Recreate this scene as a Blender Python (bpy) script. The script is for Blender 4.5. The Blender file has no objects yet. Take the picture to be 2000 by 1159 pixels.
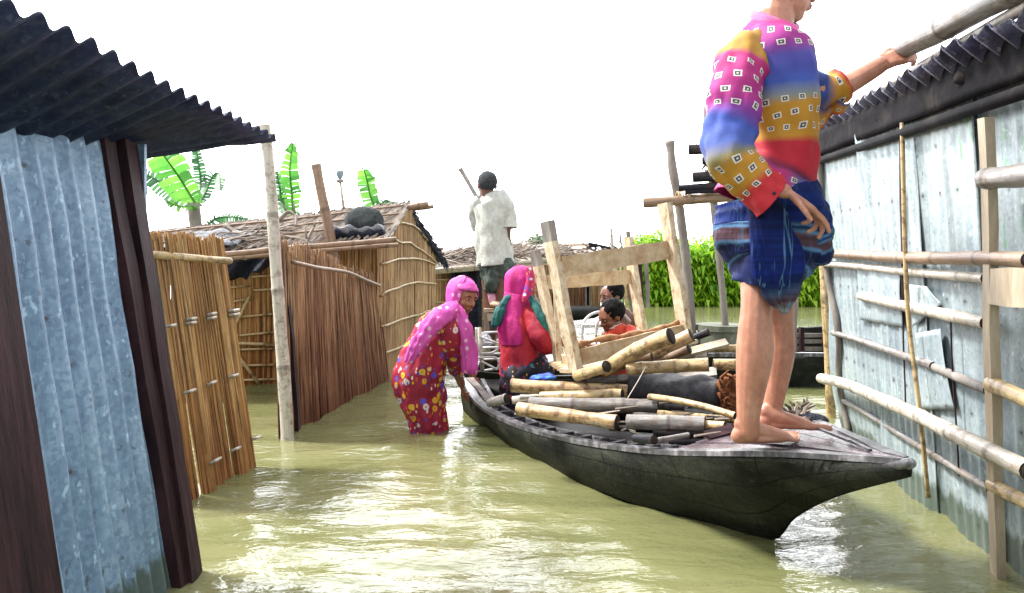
import bpy, math, random
from mathutils import Vector, noise, Matrix
R = random.Random(7)
C = bpy.context.scene.collection
PI = math.pi
F, H, HY = 1500.0, 1.07, 500.0

# ------------------------------------------------------------------ camera, sky, sun, exposure
sc = bpy.context.scene
cd = bpy.data.cameras.new('camera'); cam = bpy.data.objects.new('camera', cd); C.objects.link(cam)
cam.location = (0, 0, H); cam.rotation_euler = (PI/2, 0, 0)
cd.sensor_width = 36; cd.lens = 27; cd.shift_y = -79.5/2000; cd.clip_start = 0.05; cd.clip_end = 1500
sc.camera = cam
wd = bpy.data.worlds.new('World'); sc.world = wd; wd.use_nodes = True
nt = wd.node_tree; bg = nt.nodes['Background']; bg.inputs[1].default_value = 0.1
SUN_EL, SUN_AZ = math.radians(52), math.radians(-78)      # azimuth from +Y towards +X
sky = nt.nodes.new('ShaderNodeTexSky'); sky.sky_type = 'NISHITA'; sky.sun_disc = False
sky.sun_elevation = SUN_EL; sky.sun_rotation = SUN_AZ; sky.dust_density = 4
mx = nt.nodes.new('ShaderNodeMix'); mx.data_type = 'RGBA'
tc = nt.nodes.new('ShaderNodeTexCoord'); nz = nt.nodes.new('ShaderNodeTexNoise'); nz.inputs['Scale'].default_value = 1.6
cr = nt.nodes.new('ShaderNodeValToRGB'); cr.color_ramp.elements[0].color = (5.0, 5.1, 5.4, 1); cr.color_ramp.elements[1].color = (7.4, 7.4, 7.4, 1)
cr.color_ramp.elements[0].position = .3; cr.color_ramp.elements[1].position = .7
nt.links.new(tc.outputs['Generated'], nz.inputs['Vector']); nt.links.new(nz.outputs['Fac'], cr.inputs['Fac'])
mx.inputs[0].default_value = 0.9
nt.links.new(sky.outputs[0], mx.inputs[6]); nt.links.new(cr.outputs[0], mx.inputs[7])
# added glow: sky brightened ahead to give water glints and backlight
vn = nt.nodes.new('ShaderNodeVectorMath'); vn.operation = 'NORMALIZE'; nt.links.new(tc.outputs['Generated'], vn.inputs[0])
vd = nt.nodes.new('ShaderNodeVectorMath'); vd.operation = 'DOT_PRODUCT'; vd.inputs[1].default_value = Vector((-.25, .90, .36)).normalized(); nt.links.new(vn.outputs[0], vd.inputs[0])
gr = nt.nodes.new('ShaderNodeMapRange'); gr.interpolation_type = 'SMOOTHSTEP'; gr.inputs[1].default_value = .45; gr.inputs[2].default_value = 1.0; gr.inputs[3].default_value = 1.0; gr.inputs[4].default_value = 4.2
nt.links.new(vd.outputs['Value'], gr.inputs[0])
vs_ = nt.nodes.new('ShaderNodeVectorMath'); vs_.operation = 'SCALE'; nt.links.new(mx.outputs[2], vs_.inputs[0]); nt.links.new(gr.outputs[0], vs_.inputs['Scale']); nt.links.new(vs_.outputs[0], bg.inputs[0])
sd = bpy.data.lights.new('sun', 'SUN'); sd.energy = 3.0; sd.angle = math.radians(10); sd.color = (1, .97, .92)
so = bpy.data.objects.new('sun', sd); C.objects.link(so)
sdir = Vector((math.sin(SUN_AZ)*math.cos(SUN_EL), math.cos(SUN_AZ)*math.cos(SUN_EL), math.sin(SUN_EL)))
so.rotation_euler = sdir.to_track_quat('Z', 'Y').to_euler(); so.location = (0, 0, 12)
sc.view_settings.view_transform = 'Standard'; sc.view_settings.look = 'None'
sc.view_settings.exposure = 1.5; sc.view_settings.gamma = 1
sc.cycles.use_denoising = True
sc.cycles.max_bounces = 6

# ------------------------------------------------------------------ geometry helpers
def P(px, py, Y): return Vector(((px-1000)/F*Y, Y, H+(HY-py)/F*Y))          # photo pixel at a distance
def W(px, py): Y = F*H/(py-HY); return Vector(((px-1000)/F*Y, Y, 0.0))       # photo pixel on the water
def S(px, py, z): Y = F*(H-z)/(py-HY); return Vector(((px-1000)/F*Y, Y, z))  # photo pixel at a height
def lerp(a, b, t): return a+(b-a)*t
def cat(pts, k=6):                                                           # smooth a list of tuples
    pts = [tuple(p) for p in pts]; n = len(pts); out = []
    for i in range(n-1):
        p0, p1, p2, p3 = pts[max(i-1, 0)], pts[i], pts[i+1], pts[min(i+2, n-1)]
        for j in range(k):
            t = j/k
            out.append(tuple(.5*((2*b)+(-a+c)*t+(2*a-5*b+4*c-d)*t*t+(-a+3*b-3*c+d)*t**3) for a, b, c, d in zip(p0, p1, p2, p3)))
    out.append(pts[-1]); return out
def wloc(o):
    v = Vector((0, 0, 0))
    while o is not None: v = v+o.location; o = o.parent
    return v
class MB:
    def __init__(s): s.v = []; s.f = []; s.uv = []; s.mi = []
    def add(s, vs, fs, uvs=None, mi=0):
        b = len(s.v); s.v += [Vector(v) for v in vs]
        for i, f in enumerate(fs):
            s.f.append(tuple(b+k for k in f)); s.uv.append(uvs[i] if uvs else [(0, 0)]*len(f)); s.mi.append(mi)
        return s
    def box(s, c, ax, ay, az, mi=0):      # centre and three half-axis vectors
        c, ax, ay, az = map(Vector, (c, ax, ay, az))
        vs = [c+ax*i+ay*j+az*k for i in (-1, 1) for j in (-1, 1) for k in (-1, 1)]
        u = R.random(); L = 2*max(ax.length, ay.length, az.length)
        fs = [(0, 1, 3, 2), (4, 6, 7, 5), (0, 4, 5, 1), (2, 3, 7, 6), (0, 2, 6, 4), (1, 5, 7, 3)]
        if ax.cross(ay).dot(az) < 0: fs = [f[::-1] for f in fs]
        return s.add(vs, fs, [[(u, 0), (u, L), (u, L), (u, 0)]]*6, mi)
    def beam(s, p0, p1, w, h, up=(0, 0, 1), mi=0, segs=1, wob=0):
        p0, p1 = Vector(p0), Vector(p1); d = (p1-p0); L = d.length; t = d/L
        side = t.cross(Vector(up)).normalized(); u = side.cross(t).normalized()
        segs = max(segs, 1); vs = []; fs = []; uv = []; ru = R.random()
        for i in range(segs+1):
            c = p0+d*(i/segs)
            if wob: c = c+side*noise.noise(c*3)*wob+u*noise.noise(c*3+Vector((9, 0, 0)))*wob
            q = 1 + (noise.noise(c*7)*.12 if wob else 0)
            vs += [c+side*w/2*a*q+u*h/2*b*q for a, b in ((-1, -1), (1, -1), (1, 1), (-1, 1))]
        for i in range(segs):
            for k in range(4):
                fs.append((i*4+k, i*4+(k+1) % 4, i*4+4+(k+1) % 4, i*4+4+k)); a0, a1 = L*i/segs, L*(i+1)/segs
                uv.append([(ru, a0), (ru+.1, a0), (ru+.1, a1), (ru, a1)])
        n = segs*4
        fs += [(3, 2, 1, 0), (n, n+1, n+2, n+3)]; uv += [[(ru, 0)]*4, [(ru, L)]*4]
        return s.add(vs, fs, uv, mi)
    def tube(s, pts, rad, n=8, ref=None, cap=True, disp=None, vscale=1.0, ru=None, mi=0, v0=0.0, phase=0.0):
        pts = [Vector(p) for p in pts]; m = len(pts)
        if not isinstance(rad, (list, tuple)): rad = [rad]*m
        rad = [(r, r) if not isinstance(r, (list, tuple)) else r for r in rad]
        d = pts[-1]-pts[0]
        if ref is None: ref = Vector((0, 0, 1)) if abs(d.x) > abs(d.z) or abs(d.y) > abs(d.z) else Vector((1, 0, 0))
        ref = Vector(ref); vs = []; vv = []; L = v0
        for i, p in enumerate(pts):
            t = (pts[min(i+1, m-1)]-pts[max(i-1, 0)]).normalized()
            a = (ref-t*ref.dot(t))
            a = a.normalized() if a.length > 1e-4 else t.orthogonal().normalized()
            b = t.cross(a)
            if i: L += (pts[i]-pts[i-1]).length*vscale
            vv.append(L)
            for k in range(n):
                th = 2*PI*k/n+phase; o = a*math.cos(th)*rad[i][0]+b*math.sin(th)*rad[i][1]
                q = p+o
                if disp: q = q+o.normalized()*disp(q, th, L)
                vs.append(q)
        fs = []; uv = []
        for i in range(m-1):
            for k in range(n):
                k2 = (k+1) % n; fs.append((i*n+k, i*n+k2, (i+1)*n+k2, (i+1)*n+k))
                ua, ub = (k/n, (k+1)/n) if ru is None else (ru, ru)
                uv.append([(ua, vv[i]), (ub, vv[i]), (ub, vv[i+1]), (ua, vv[i+1])])
        if cap:
            fs += [tuple(range(n))[::-1], tuple((m-1)*n+k for k in range(n))]
            uv += [[(ru or 0, vv[0])]*n, [(ru or 0, vv[-1])]*n]
        return s.add(vs, fs, uv, mi)
    def blob(s, pts, rad, n=14, ref=None):     # closed tube with round ends (for bodies)
        pts = [Vector(p) for p in pts]
        rad = [(r, r) if not isinstance(r, (list, tuple)) else r for r in (rad if isinstance(rad, (list, tuple)) else [rad]*len(pts))]
        t0 = (pts[0]-pts[1]).normalized(); t1 = (pts[-1]-pts[-2]).normalized()
        A = []; RA = []
        for a in (88, 60, 30):
            a = math.radians(a); q = min(rad[0]); A.append(pts[0]+t0*q*math.sin(a)); RA.append(tuple(x*math.cos(a) for x in rad[0]))
        A += pts; RA += rad
        for a in (30, 60, 88):
            a = math.radians(a); q = min(rad[-1]); A.append(pts[-1]+t1*q*math.sin(a)); RA.append(tuple(x*math.cos(a) for x in rad[-1]))
        return s.tube(A, RA, n, ref)
    def ell(s, c, r, rot=None, n=16, m=10):
        c = Vector(c); M = rot.to_matrix() if rot else Matrix.Identity(3)
        vs = [c+M@Vector((0, 0, -r[2]))]
        for j in range(1, m):
            ph = -PI/2+PI*j/m
            for k in range(n): vs.append(c+M@Vector((math.cos(ph)*math.cos(2*PI*k/n)*r[0], math.cos(ph)*math.sin(2*PI*k/n)*r[1], math.sin(ph)*r[2])))
        vs.append(c+M@Vector((0, 0, r[2]))); fs = []
        for k in range(n): fs.append((0, 1+(k+1) % n, 1+k)); fs.append((len(vs)-1, 1+(m-2)*n+k, 1+(m-2)*n+(k+1) % n))
        for j in range(m-2):
            for k in range(n): fs.append((1+j*n+k, 1+j*n+(k+1) % n, 1+(j+1)*n+(k+1) % n, 1+(j+1)*n+k))
        return s.add(vs, fs)
    def grid(s, fn, nu, nv, uvf=None, mi=0):
        vs = [fn(i/nu, j/nv) for j in range(nv+1) for i in range(nu+1)]; fs = []; uv = []
        for j in range(nv):
            for i in range(nu):
                a = j*(nu+1)+i; fs.append((a, a+1, a+nu+2, a+nu+1))
                q = [(i/nu, j/nv), ((i+1)/nu, j/nv), ((i+1)/nu, (j+1)/nv), (i/nu, (j+1)/nv)]
                uv.append([uvf(*x) for x in q] if uvf else q)
        return s.add(vs, fs, uv, mi)
    def mesh(s, name, org=Vector((0, 0, 0))):
        me = bpy.data.meshes.new(name); me.from_pydata([v-org for v in s.v], [], s.f)
        ul = me.uv_layers.new(name='UVMap'); flat = []
        for u in s.uv:
            for a in u: flat += [a[0], a[1]]
        ul.data.foreach_set('uv', flat); me.polygons.foreach_set('material_index', s.mi); me.update(); return me
    def base(s):
        n = len(s.v); zs = min(v.z for v in s.v)
        return Vector((sum(v.x for v in s.v)/n, sum(v.y for v in s.v)/n, zs))
    def build(s, name, mat, parent=None, smooth=False, thick=None):
        w = s.base(); me = s.mesh(name, w); o = bpy.data.objects.new(name, me); C.objects.link(o)
        o.location = w-(wloc(parent) if parent else Vector((0, 0, 0))); o.parent = parent
        for m in (mat if isinstance(mat, (list, tuple)) else [mat]): me.materials.append(m)
        if smooth: me.polygons.foreach_set('use_smooth', [True]*len(me.polygons))
        if thick: md = o.modifiers.new('solid', 'SOLIDIFY'); md.thickness = thick; md.offset = 0
        return o
def tag(o, label=None, cat=None, group=None, kind=None):
    for k, v in (('label', label), ('category', cat), ('group', group), ('kind', kind)):
        if v: o[k] = v
    return o
def thing(name, label, cat, loc, group=None):
    o = bpy.data.objects.new(name, None); C.objects.link(o); o.location = Vector(loc); o.empty_display_size = .1
    return tag(o, label, cat, group)
def remesh(mb, name, mat, parent, voxel, smooth=3):
    me = mb.mesh('tmp'); o = bpy.data.objects.new('tmp', me); C.objects.link(o)
    md = o.modifiers.new('r', 'REMESH'); md.mode = 'VOXEL'; md.voxel_size = voxel; md.use_smooth_shade = True
    s2 = o.modifiers.new('s', 'SMOOTH'); s2.iterations = smooth; s2.factor = .5
    dg = bpy.context.evaluated_depsgraph_get(); m2 = bpy.data.meshes.new_from_object(o.evaluated_get(dg))
    bpy.data.objects.remove(o); bpy.data.meshes.remove(me)
    n = len(m2.vertices); b = Vector((0, 0, 0)); zs = 1e9
    for v in m2.vertices: b += v.co; zs = min(zs, v.co.z)
    b /= n; b.z = zs
    for v in m2.vertices: v.co -= b
    m2.name = name; m2.materials.clear(); m2.materials.append(mat)
    m2.polygons.foreach_set('use_smooth', [True]*len(m2.polygons))
    o = bpy.data.objects.new(name, m2); C.objects.link(o); o.parent = parent; o.location = b-(wloc(parent) if parent else Vector((0, 0, 0)))
    return o

# ------------------------------------------------------------------ materials
class NT:
    def __init__(s, name):
        s.m = bpy.data.materials.new(name); s.m.use_nodes = True; s.t = s.m.node_tree; s.b = s.t.nodes['Principled BSDF']
    def n(s, typ, ins=None, **kw):
        x = s.t.nodes.new('ShaderNode'+typ)
        for k, v in kw.items(): setattr(x, k, v)
        for k, v in (ins or {}).items():
            if hasattr(v, 'default_value') or isinstance(v, bpy.types.NodeSocket): s.t.links.new(v, x.inputs[k])
            else: x.inputs[k].default_value = v
        return x
    def ramp(s, fac, els, interp='LINEAR'):
        x = s.n('ValToRGB', {'Fac': fac}); r = x.color_ramp; r.interpolation = interp
        while len(r.elements) > 1: r.elements.remove(r.elements[-1])
        r.elements[0].position = els[0][0]; r.elements[0].color = (*els[0][1], 1)
        for p, c in els[1:]: e = r.elements.new(p); e.color = (*c, 1)
        return x.outputs['Color']
    def math(s, op, a, b=0.0, c=0.0): return s.n('Math', {0: a, 1: b, 2: c}, operation=op).outputs[0]
    def mix(s, f, a, b, mode='MIX'): return s.n('Mix', {0: f, 6: a, 7: b}, data_type='RGBA', blend_type=mode).outputs[2]
    def coord(s, which='Object', scale=(1, 1, 1), loc=(0, 0, 0)):
        t = s.n('TexCoord'); return s.n('Mapping', {'Vector': t.outputs[which], 'Scale': scale, 'Location': loc}).outputs[0]
    def noise(s, vec, scale=1, detail=4, rough=.6, dist=0): return s.n('TexNoise', {'Vector': vec, 'Scale': scale, 'Detail': detail, 'Roughness': rough, 'Distortion': dist}).outputs['Fac']
    def bump(s, h, strength=.3, dist=.01): s.t.links.new(s.n('Bump', {'Height': h, 'Strength': strength, 'Distance': dist}).outputs[0], s.b.inputs['Normal'])
    def out(s, col=None, rough=.6, metal=0.0, spec=None):
        if col is not None:
            if isinstance(col, bpy.types.NodeSocket): s.t.links.new(col, s.b.inputs['Base Color'])
            else: s.b.inputs['Base Color'].default_value = (*col, 1)
        if isinstance(rough, bpy.types.NodeSocket): s.t.links.new(rough, s.b.inputs['Roughness'])
        else: s.b.inputs['Roughness'].default_value = rough
        s.b.inputs['Metallic'].default_value = metal
        if spec is not None: s.b.inputs['Specular IOR Level'].default_value = spec
        return s.m
def mott(name, cols, scale=(6, 6, 6), rough=.7, metal=0, bs=.3, bd=.004, coord='Object', fine=6, spec=None, lo=.3, hi=.7):
    t = NT(name); v = t.coord(coord, scale); n = t.noise(v, 1, 6, .65)
    k = len(cols); c = t.ramp(n, [(lo+(hi-lo)*i/max(k-1, 1), cols[i]) for i in range(k)])
    f = t.noise(v, fine, 4, .7); c = t.mix(.35, c, t.ramp(f, [(.3, (.45, .45, .45)), (.7, (1.3, 1.3, 1.3))]), 'MULTIPLY')
    t.bump(f, bs, bd); return t.out(c, rough, metal, spec)
def bamboo_mat(name, cols, dark=(.05, .03, .015), ring=.5, rough=.45, spot=(.12, .07, .03), spotamt=.5, spec=None):
    t = NT(name); uv = t.n('TexCoord').outputs['UV']; sep = t.n('SeparateXYZ', {0: uv}); fr = t.math('FRACT', sep.outputs[1])
    v = t.coord('UV', (5, .9, 1)); n = t.noise(v, 1.5, 5, .7); k = len(cols)
    c = t.ramp(n, [(.3+.4*i/max(k-1, 1), cols[i]) for i in range(k)])
    blo = t.noise(t.coord('Object', (19, 19, 25)), 1, 6, .75)
    c = t.mix(t.math('MULTIPLY', t.ramp(blo, [(.50, (0, 0, 0)), (.60, (1, 1, 1))]), spotamt), c, (*spot, 1))
    rg = t.ramp(fr, [(0, (1, 1, 1)), (.025, (1, 1, 1)), (.05, (.0, .0, .0)), (.93, (0, 0, 0)), (.97, (.6, .6, .6)), (1, (1, 1, 1))])
    c = t.mix(t.math('MULTIPLY', rg, ring), c, (*dark, 1))
    st = t.noise(t.coord('UV', (40, 1.5, 1)), 1, 3, .6)
    c = t.mix(.4, c, t.ramp(st, [(.3, (.5, .5, .5)), (.7, (1.25, 1.25, 1.25))]), 'MULTIPLY')
    t.bump(st, .35, .004); return t.out(c, rough, 0, spec)
def reed_mat(name, cols, rough=.65, streak=3, wet=0, wcol=(.5, .4, .35)):
    t = NT(name); uv = t.n('TexCoord').outputs['UV']; sep = t.n('SeparateXYZ', {0: uv}); k = len(cols)
    c = t.ramp(sep.outputs[0], [(i/max(k-1, 1), cols[i]) for i in range(k)])
    n = t.noise(t.coord('UV', (90, streak, 1)), 1, 4, .7)
    c = t.mix(.75, c, t.ramp(n, [(.32, (.28, .25, .22)), (.55, (1, 1, 1)), (.75, (1.35, 1.3, 1.2))]), 'MULTIPLY')
    lg = t.noise(t.coord('Object', (2.2, 2.2, 1.0)), 1, 4, .6)
    c = t.mix(.5, c, t.ramp(lg, [(.35, (.5, .45, .42)), (.6, (1.1, 1.1, 1.1))]), 'MULTIPLY')
    if wet:
        sz = t.n('SeparateXYZ', {0: t.n('NewGeometry').outputs['Position']}).outputs[2]
        zz = t.math('ADD', sz, t.math('MULTIPLY', t.math('SUBTRACT', lg, .5), .5))
        c = t.mix(t.ramp(zz, [(0, (1, 1, 1)), (wet, (0, 0, 0))]), c, t.mix(1, c, (*wcol, 1), 'MULTIPLY'))
    return t.out(c, rough)

M = {}
M['bam_tan'] = bamboo_mat('bamboo_tan', [(.26, .15, .06), (.50, .36, .17), (.64, .54, .34)], spotamt=.8)
M['bam_pale'] = bamboo_mat('bamboo_pale', [(.36, .32, .26), (.50, .45, .37), (.64, .60, .52)], spotamt=.55)
M['bam_grey'] = bamboo_mat('bamboo_grey', [(.07, .065, .065), (.19, .175, .165), (.38, .36, .33)], spotamt=.6)
M['bam_brown'] = bamboo_mat('bamboo_brown', [(.14, .08, .05), (.25, .16, .10), (.35, .25, .17)])
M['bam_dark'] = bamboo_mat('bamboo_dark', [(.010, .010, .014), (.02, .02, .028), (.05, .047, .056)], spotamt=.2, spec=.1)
M['bam_rot'] = bamboo_mat('bamboo_peeling', [(.62, .52, .36), (.45, .30, .14), (.16, .08, .04)], spot=(.12, .05, .02), spotamt=.9)
M['bam_in'] = mott('bamboo_hollow', [(.012, .009, .007), (.03, .02, .015)], rough=.9)
M['wood_raw'] = mott('raw_wood', [(.34, .21, .10), (.50, .38, .23), (.60, .50, .36)], (9, 9, 9), .6, bs=.4)
M['wood_bark'] = mott('bark_edge', [(.16, .07, .03), (.36, .18, .08), (.5, .3, .15)], (20, 20, 20), .85, bs=.8)
M['wood_muddy'] = mott('muddy_wood', [(.24, .12, .05), (.50, .38, .24), (.56, .46, .32), (.66, .57, .42)], (26, 26, 14), .65, bs=.4, lo=.36, hi=.6)
M['wood_grey'] = mott('weathered_wood', [(.10, .09, .08), (.2, .18, .16), (.34, .31, .28)], (10, 10, 3), .75)
M['wood_post'] = mott('post_wood', [(.10, .085, .08), (.19, .165, .145), (.3, .27, .23)], (14, 14, 3), .75)
M['wood_pale'] = mott('pale_post_wood', [(.30, .22, .14), (.42, .34, .24), (.52, .45, .34)], (10, 10, 2), .7)
M['wood_maroon'] = mott('dark_plank', [(.010, .006, .008), (.030, .014, .017), (.06, .028, .032)], (8, 30, 3), .6, bs=.5, spec=.1)
M['hull'] = mott('tarred_hull', [(.003, .004, .003), (.008, .010, .007), (.028, .028, .02)], (5, 5, 9), .6, bs=.6, bd=.006, spec=.12)
M['gunwale'] = mott('worn_gunwale', [(.012, .012, .014), (.08, .078, .085), (.30, .29, .31)], (30, 8, 9), .32, bs=.6, spec=.35)
M['deck'] = mott('wet_deck', [(.035, .022, .026), (.09, .065, .075), (.2, .16, .18)], (16, 5, 9), .25, bs=.5, spec=.4)
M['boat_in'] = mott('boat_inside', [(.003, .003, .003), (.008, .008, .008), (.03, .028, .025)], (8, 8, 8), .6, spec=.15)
M['reed_gold'] = reed_mat('reed_gold', [(.20, .09, .025), (.40, .20, .06), (.52, .30, .10), (.60, .40, .18), (.30, .12, .04)], wet=.55, wcol=(.75, .55, .4))
M['reed_brown'] = reed_mat('reed_brown', [(.12, .055, .025), (.26, .135, .065), (.41, .24, .12), (.56, .38, .20), (.19, .09, .045)], wet=.95, wcol=(.42, .26, .24))
M['reed_tan'] = reed_mat('reed_tan', [(.26, .15, .07), (.42, .27, .13), (.52, .36, .19), (.36, .22, .10)])
M['thatch'] = reed_mat('thatch', [(.09, .07, .06), (.24, .19, .15), (.40, .33, .26), (.5, .43, .36), (.17, .13, .11)])
M['twig'] = reed_mat('twig', [(.07, .055, .045), (.2, .16, .13), (.36, .3, .25)])
M['plastic_black'] = mott('black_plastic', [(.003, .004, .010), (.007, .010, .025), (.02, .028, .055)], (9, 9, 9), .35, bs=1, bd=.02, spec=.3)
M['net'] = mott('net_bundle', [(.012, .018, .02), (.03, .04, .042), (.07, .085, .08)], (60, 60, 60), .9, bs=1, bd=.01)
M['steel'] = mott('pale_painted_steel', [(.34, .34, .36), (.5, .5, .5), (.62, .62, .6)], (12, 12, 12), .35, bs=.1)
M['concrete'] = mott('mossy_concrete', [(.05, .065, .04), (.13, .14, .10), (.24, .24, .2)], (7, 7, 7), .9)
M['glass_bulb'] = mott('lamp_glass', [(.16, .22, .26), (.3, .38, .42)], (20, 20, 20), .12)
M['skin'] = mott('skin', [(.20, .070, .036), (.26, .095, .05), (.32, .125, .07)], (9, 9, 9), .48, bs=.12, bd=.002)
M['skin_light'] = mott('skin_legs', [(.38, .16, .095), (.47, .22, .135), (.54, .28, .185)], (7, 7, 5), .45, bs=.15, bd=.002)
M['skin_dark'] = mott('skin_dark', [(.10, .045, .032), (.14, .062, .042), (.19, .085, .055)], (9, 9, 9), .45, bs=.12, bd=.002)
M['hair'] = mott('black_hair', [(.003, .003, .003), (.007, .006, .006), (.014, .012, .012)], (60, 60, 60), .6, bs=1, bd=.01, spec=.1)
M['hair_grey'] = mott('grey_hair', [(.025, .028, .032), (.05, .055, .06), (.10, .11, .12)], (80, 80, 80), .7, bs=1, bd=.008, spec=.1)
M['beam_shade'] = mott('beam_shade', [(.004, .004, .006), (.010, .009, .011), (.035, .028, .026)], (8, 8, 8), .8, spec=.08)  # beam wood, blackened so its colour carries the shade under the eave
M['eye'] = mott('eye_dark', [(.01, .008, .008), (.02, .015, .014)], rough=.2)
M['lip'] = mott('lips', [(.14, .05, .045), (.2, .075, .065)], (30, 30, 30), .4)
M['nail'] = mott('nails', [(.45, .27, .2), (.55, .36, .28)], (30, 30, 30), .3)
M['leaf'] = None

t = NT('tarred_planks'); uvn = t.n('TexCoord').outputs['UV']; sp_ = t.n('SeparateXYZ', {0: uvn})
n1 = t.noise(t.coord('Object', (4, 4, 9)), 1, 7, .7); n2 = t.noise(t.coord('Object', (30, 30, 30)), 1, 4, .7)
fv = t.math('FRACT', t.math('ADD', t.math('MULTIPLY', sp_.outputs[1], 9.0), t.math('MULTIPLY', n1, .25)))
row = t.math('FLOOR', t.math('MULTIPLY', sp_.outputs[1], 9.0)); fu = t.math('FRACT', t.math('ADD', t.math('MULTIPLY', sp_.outputs[0], 7.0), t.math('MULTIPLY', row, .37)))
seam = t.math('MAXIMUM', t.math('LESS_THAN', fv, .07), t.math('LESS_THAN', fu, .012))
c = t.ramp(n1, [(.3, (.003, .004, .003)), (.48, (.009, .011, .008)), (.62, (.022, .024, .016)), (.75, (.055, .052, .04))])
c = t.mix(t.math('MULTIPLY', t.ramp(n2, [(.6, (0, 0, 0)), (.72, (1, 1, 1))]), .35), c, (.10, .10, .085, 1)); c = t.mix(seam, c, (.001, .001, .001, 1))
t.bump(t.math('SUBTRACT', t.math('ADD', n2, n1), t.math('MULTIPLY', seam, 1.2)), .8, .008); M['planks'] = t.out(c, .55, 0, .15)
def leaf_mat(name, cols, trans=.35, scale=(3, 3, 3), rough=.45):
    t = NT(name); n = t.noise(t.coord('Object', scale), 1, 4, .6); k = len(cols)
    g = t.n('NewGeometry').outputs['Random Per Island']
    f = t.math('ADD', t.math('MULTIPLY', n, .6), t.math('MULTIPLY', g, .4))
    c = t.ramp(f, [(.3+.4*i/max(k-1, 1), cols[i]) for i in range(k)])
    t.out(c, rough); tr = t.n('BsdfTranslucent', {'Color': c}); ms = t.n('MixShader', {0: trans, 1: t.b.outputs[0], 2: tr.outputs[0]})
    t.t.links.new(ms.outputs[0], t.t.nodes['Material Output'].inputs[0]); return t.m
M['banana'] = leaf_mat('banana_leaf', [(.04, .16, .03), (.09, .32, .05), (.20, .46, .07)], .5)
M['banana_dark'] = leaf_mat('banana_frond', [(.03, .10, .04), (.06, .19, .07), (.11, .28, .10)], .4)
M['jute'] = leaf_mat('jute_leaf', [(.09, .24, .010), (.28, .54, .02), (.52, .74, .07)], .5, (1.2, 1.2, 1.2))
M['far_leaf'] = leaf_mat('far_leaf', [(.10, .16, .09), (.16, .24, .13)], .3)

def tin_mat(name, c0, c1, c2, moss=True, rust=.2, green=False, z0=0.0, spec=.5, metal=.25):
    t = NT(name); pos = t.n('NewGeometry').outputs['Position']
    sp = t.n('TexVoronoi', {'Vector': pos, 'Scale': 75.0}); spc = t.n('SeparateColor', {0: sp.outputs['Color']}).outputs[0]
    v = t.n('Mapping', {'Vector': pos, 'Scale': (9, 9, 1.3)}).outputs[0]; n = t.noise(v, 1, 6, .7)
    f = t.math('ADD', t.math('MULTIPLY', n, .84), t.math('MULTIPLY', spc, .14))
    c = t.ramp(f, [(.3, c0), (.5, c1), (.72, c2)])
    big = t.noise(pos, 2.2, 5, .65)
    c = t.mix(.5, c, t.ramp(big, [(.3, (.55, .6, .68)), (.65, (1.15, 1.12, 1.08))]), 'MULTIPLY')
    fl = t.noise(t.n('Mapping', {'Vector': pos, 'Scale': (34, 34, 22)}).outputs[0], 1, 3, .6)
    c = t.mix(t.math('MULTIPLY', t.ramp(fl, [(.62, (0, 0, 0)), (.70, (1, 1, 1))]), .5), c, (*[min(1, x*1.6) for x in c2], 1))
    c = t.mix(t.math('MULTIPLY', t.ramp(fl, [(.30, (1, 1, 1)), (.36, (0, 0, 0))]), .6), c, (.05, .055, .07, 1))
    sz = t.n('SeparateXYZ', {0: pos})
    ny = t.math('MULTIPLY', t.math('SUBTRACT', t.math('FRACT', t.math('DIVIDE', sz.outputs[1], .152)), .5), .152)
    nz_ = t.math('MULTIPLY', t.math('SUBTRACT', t.math('FRACT', t.math('ADD', t.math('DIVIDE', sz.outputs[2], .41), .3)), .5), .41)
    dd = t.math('SQRT', t.math('ADD', t.math('MULTIPLY', ny, ny), t.math('MULTIPLY', nz_, nz_)))
    c = t.mix(t.math('MULTIPLY', t.ramp(dd, [(.004, (1, 1, 1)), (.0065, (.35, .35, .35)), (.02, (0, 0, 0))]), .8), c, (.05, .03, .025, 1))
    if moss:
        zz = t.math('ADD', sz.outputs[2], t.math('MULTIPLY', n, -.22))
        c = t.mix(t.ramp(zz, [(.0, (.85, .85, .85)), (.03, (0, 0, 0))]), c, (.06, .085, .06, 1))
    if rust:
        rn = t.noise(t.n('Mapping', {'Vector': pos, 'Scale': (5, 5, 2)}).outputs[0], 1.3, 6, .75)
        c = t.mix(t.math('MULTIPLY', t.ramp(rn, [(.6, (0, 0, 0)), (.72, (1, 1, 1))]), rust), c, (.12, .06, .035, 1))
    if green:
        gn = t.noise(t.n('Mapping', {'Vector': pos, 'Scale': (22, 22, 5), 'Location': (3, 1, 7)}).outputs[0], 1, 3, .6)
        m2 = t.noise(t.n('Mapping', {'Vector': pos, 'Scale': (2.1, 2.1, 1.7), 'Location': (5, 2, 1)}).outputs[0], 1, 1, .5)
        gm = t.math('MULTIPLY', t.ramp(gn, [(.60, (0, 0, 0)), (.66, (1, 1, 1))]), t.ramp(m2, [(.58, (0, 0, 0)), (.66, (1, 1, 1))]))
        c = t.mix(t.math('MULTIPLY', gm, .8), c, (.10, .38, .10, 1))
    t.bump(t.math('ADD', n, t.math('MULTIPLY', fl, .5)), .5, .006)
    return t.out(c, .42, metal, spec)
M['tin_left'] = tin_mat('galvanised_left', (.10, .165, .26), (.20, .31, .44), (.38, .51, .63), rust=.1)
M['tin_right'] = tin_mat('galvanised_right', (.22, .28, .31), (.36, .43, .45), (.50, .57, .57), rust=.22, green=True)
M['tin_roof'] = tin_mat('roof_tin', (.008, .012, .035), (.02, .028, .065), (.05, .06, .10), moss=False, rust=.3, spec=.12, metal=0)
M['tin_roof_r'] = tin_mat('roof_tin_right', (.015, .016, .035), (.04, .04, .07), (.14, .14, .17), moss=False, rust=.4, spec=.3, metal=0)

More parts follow.
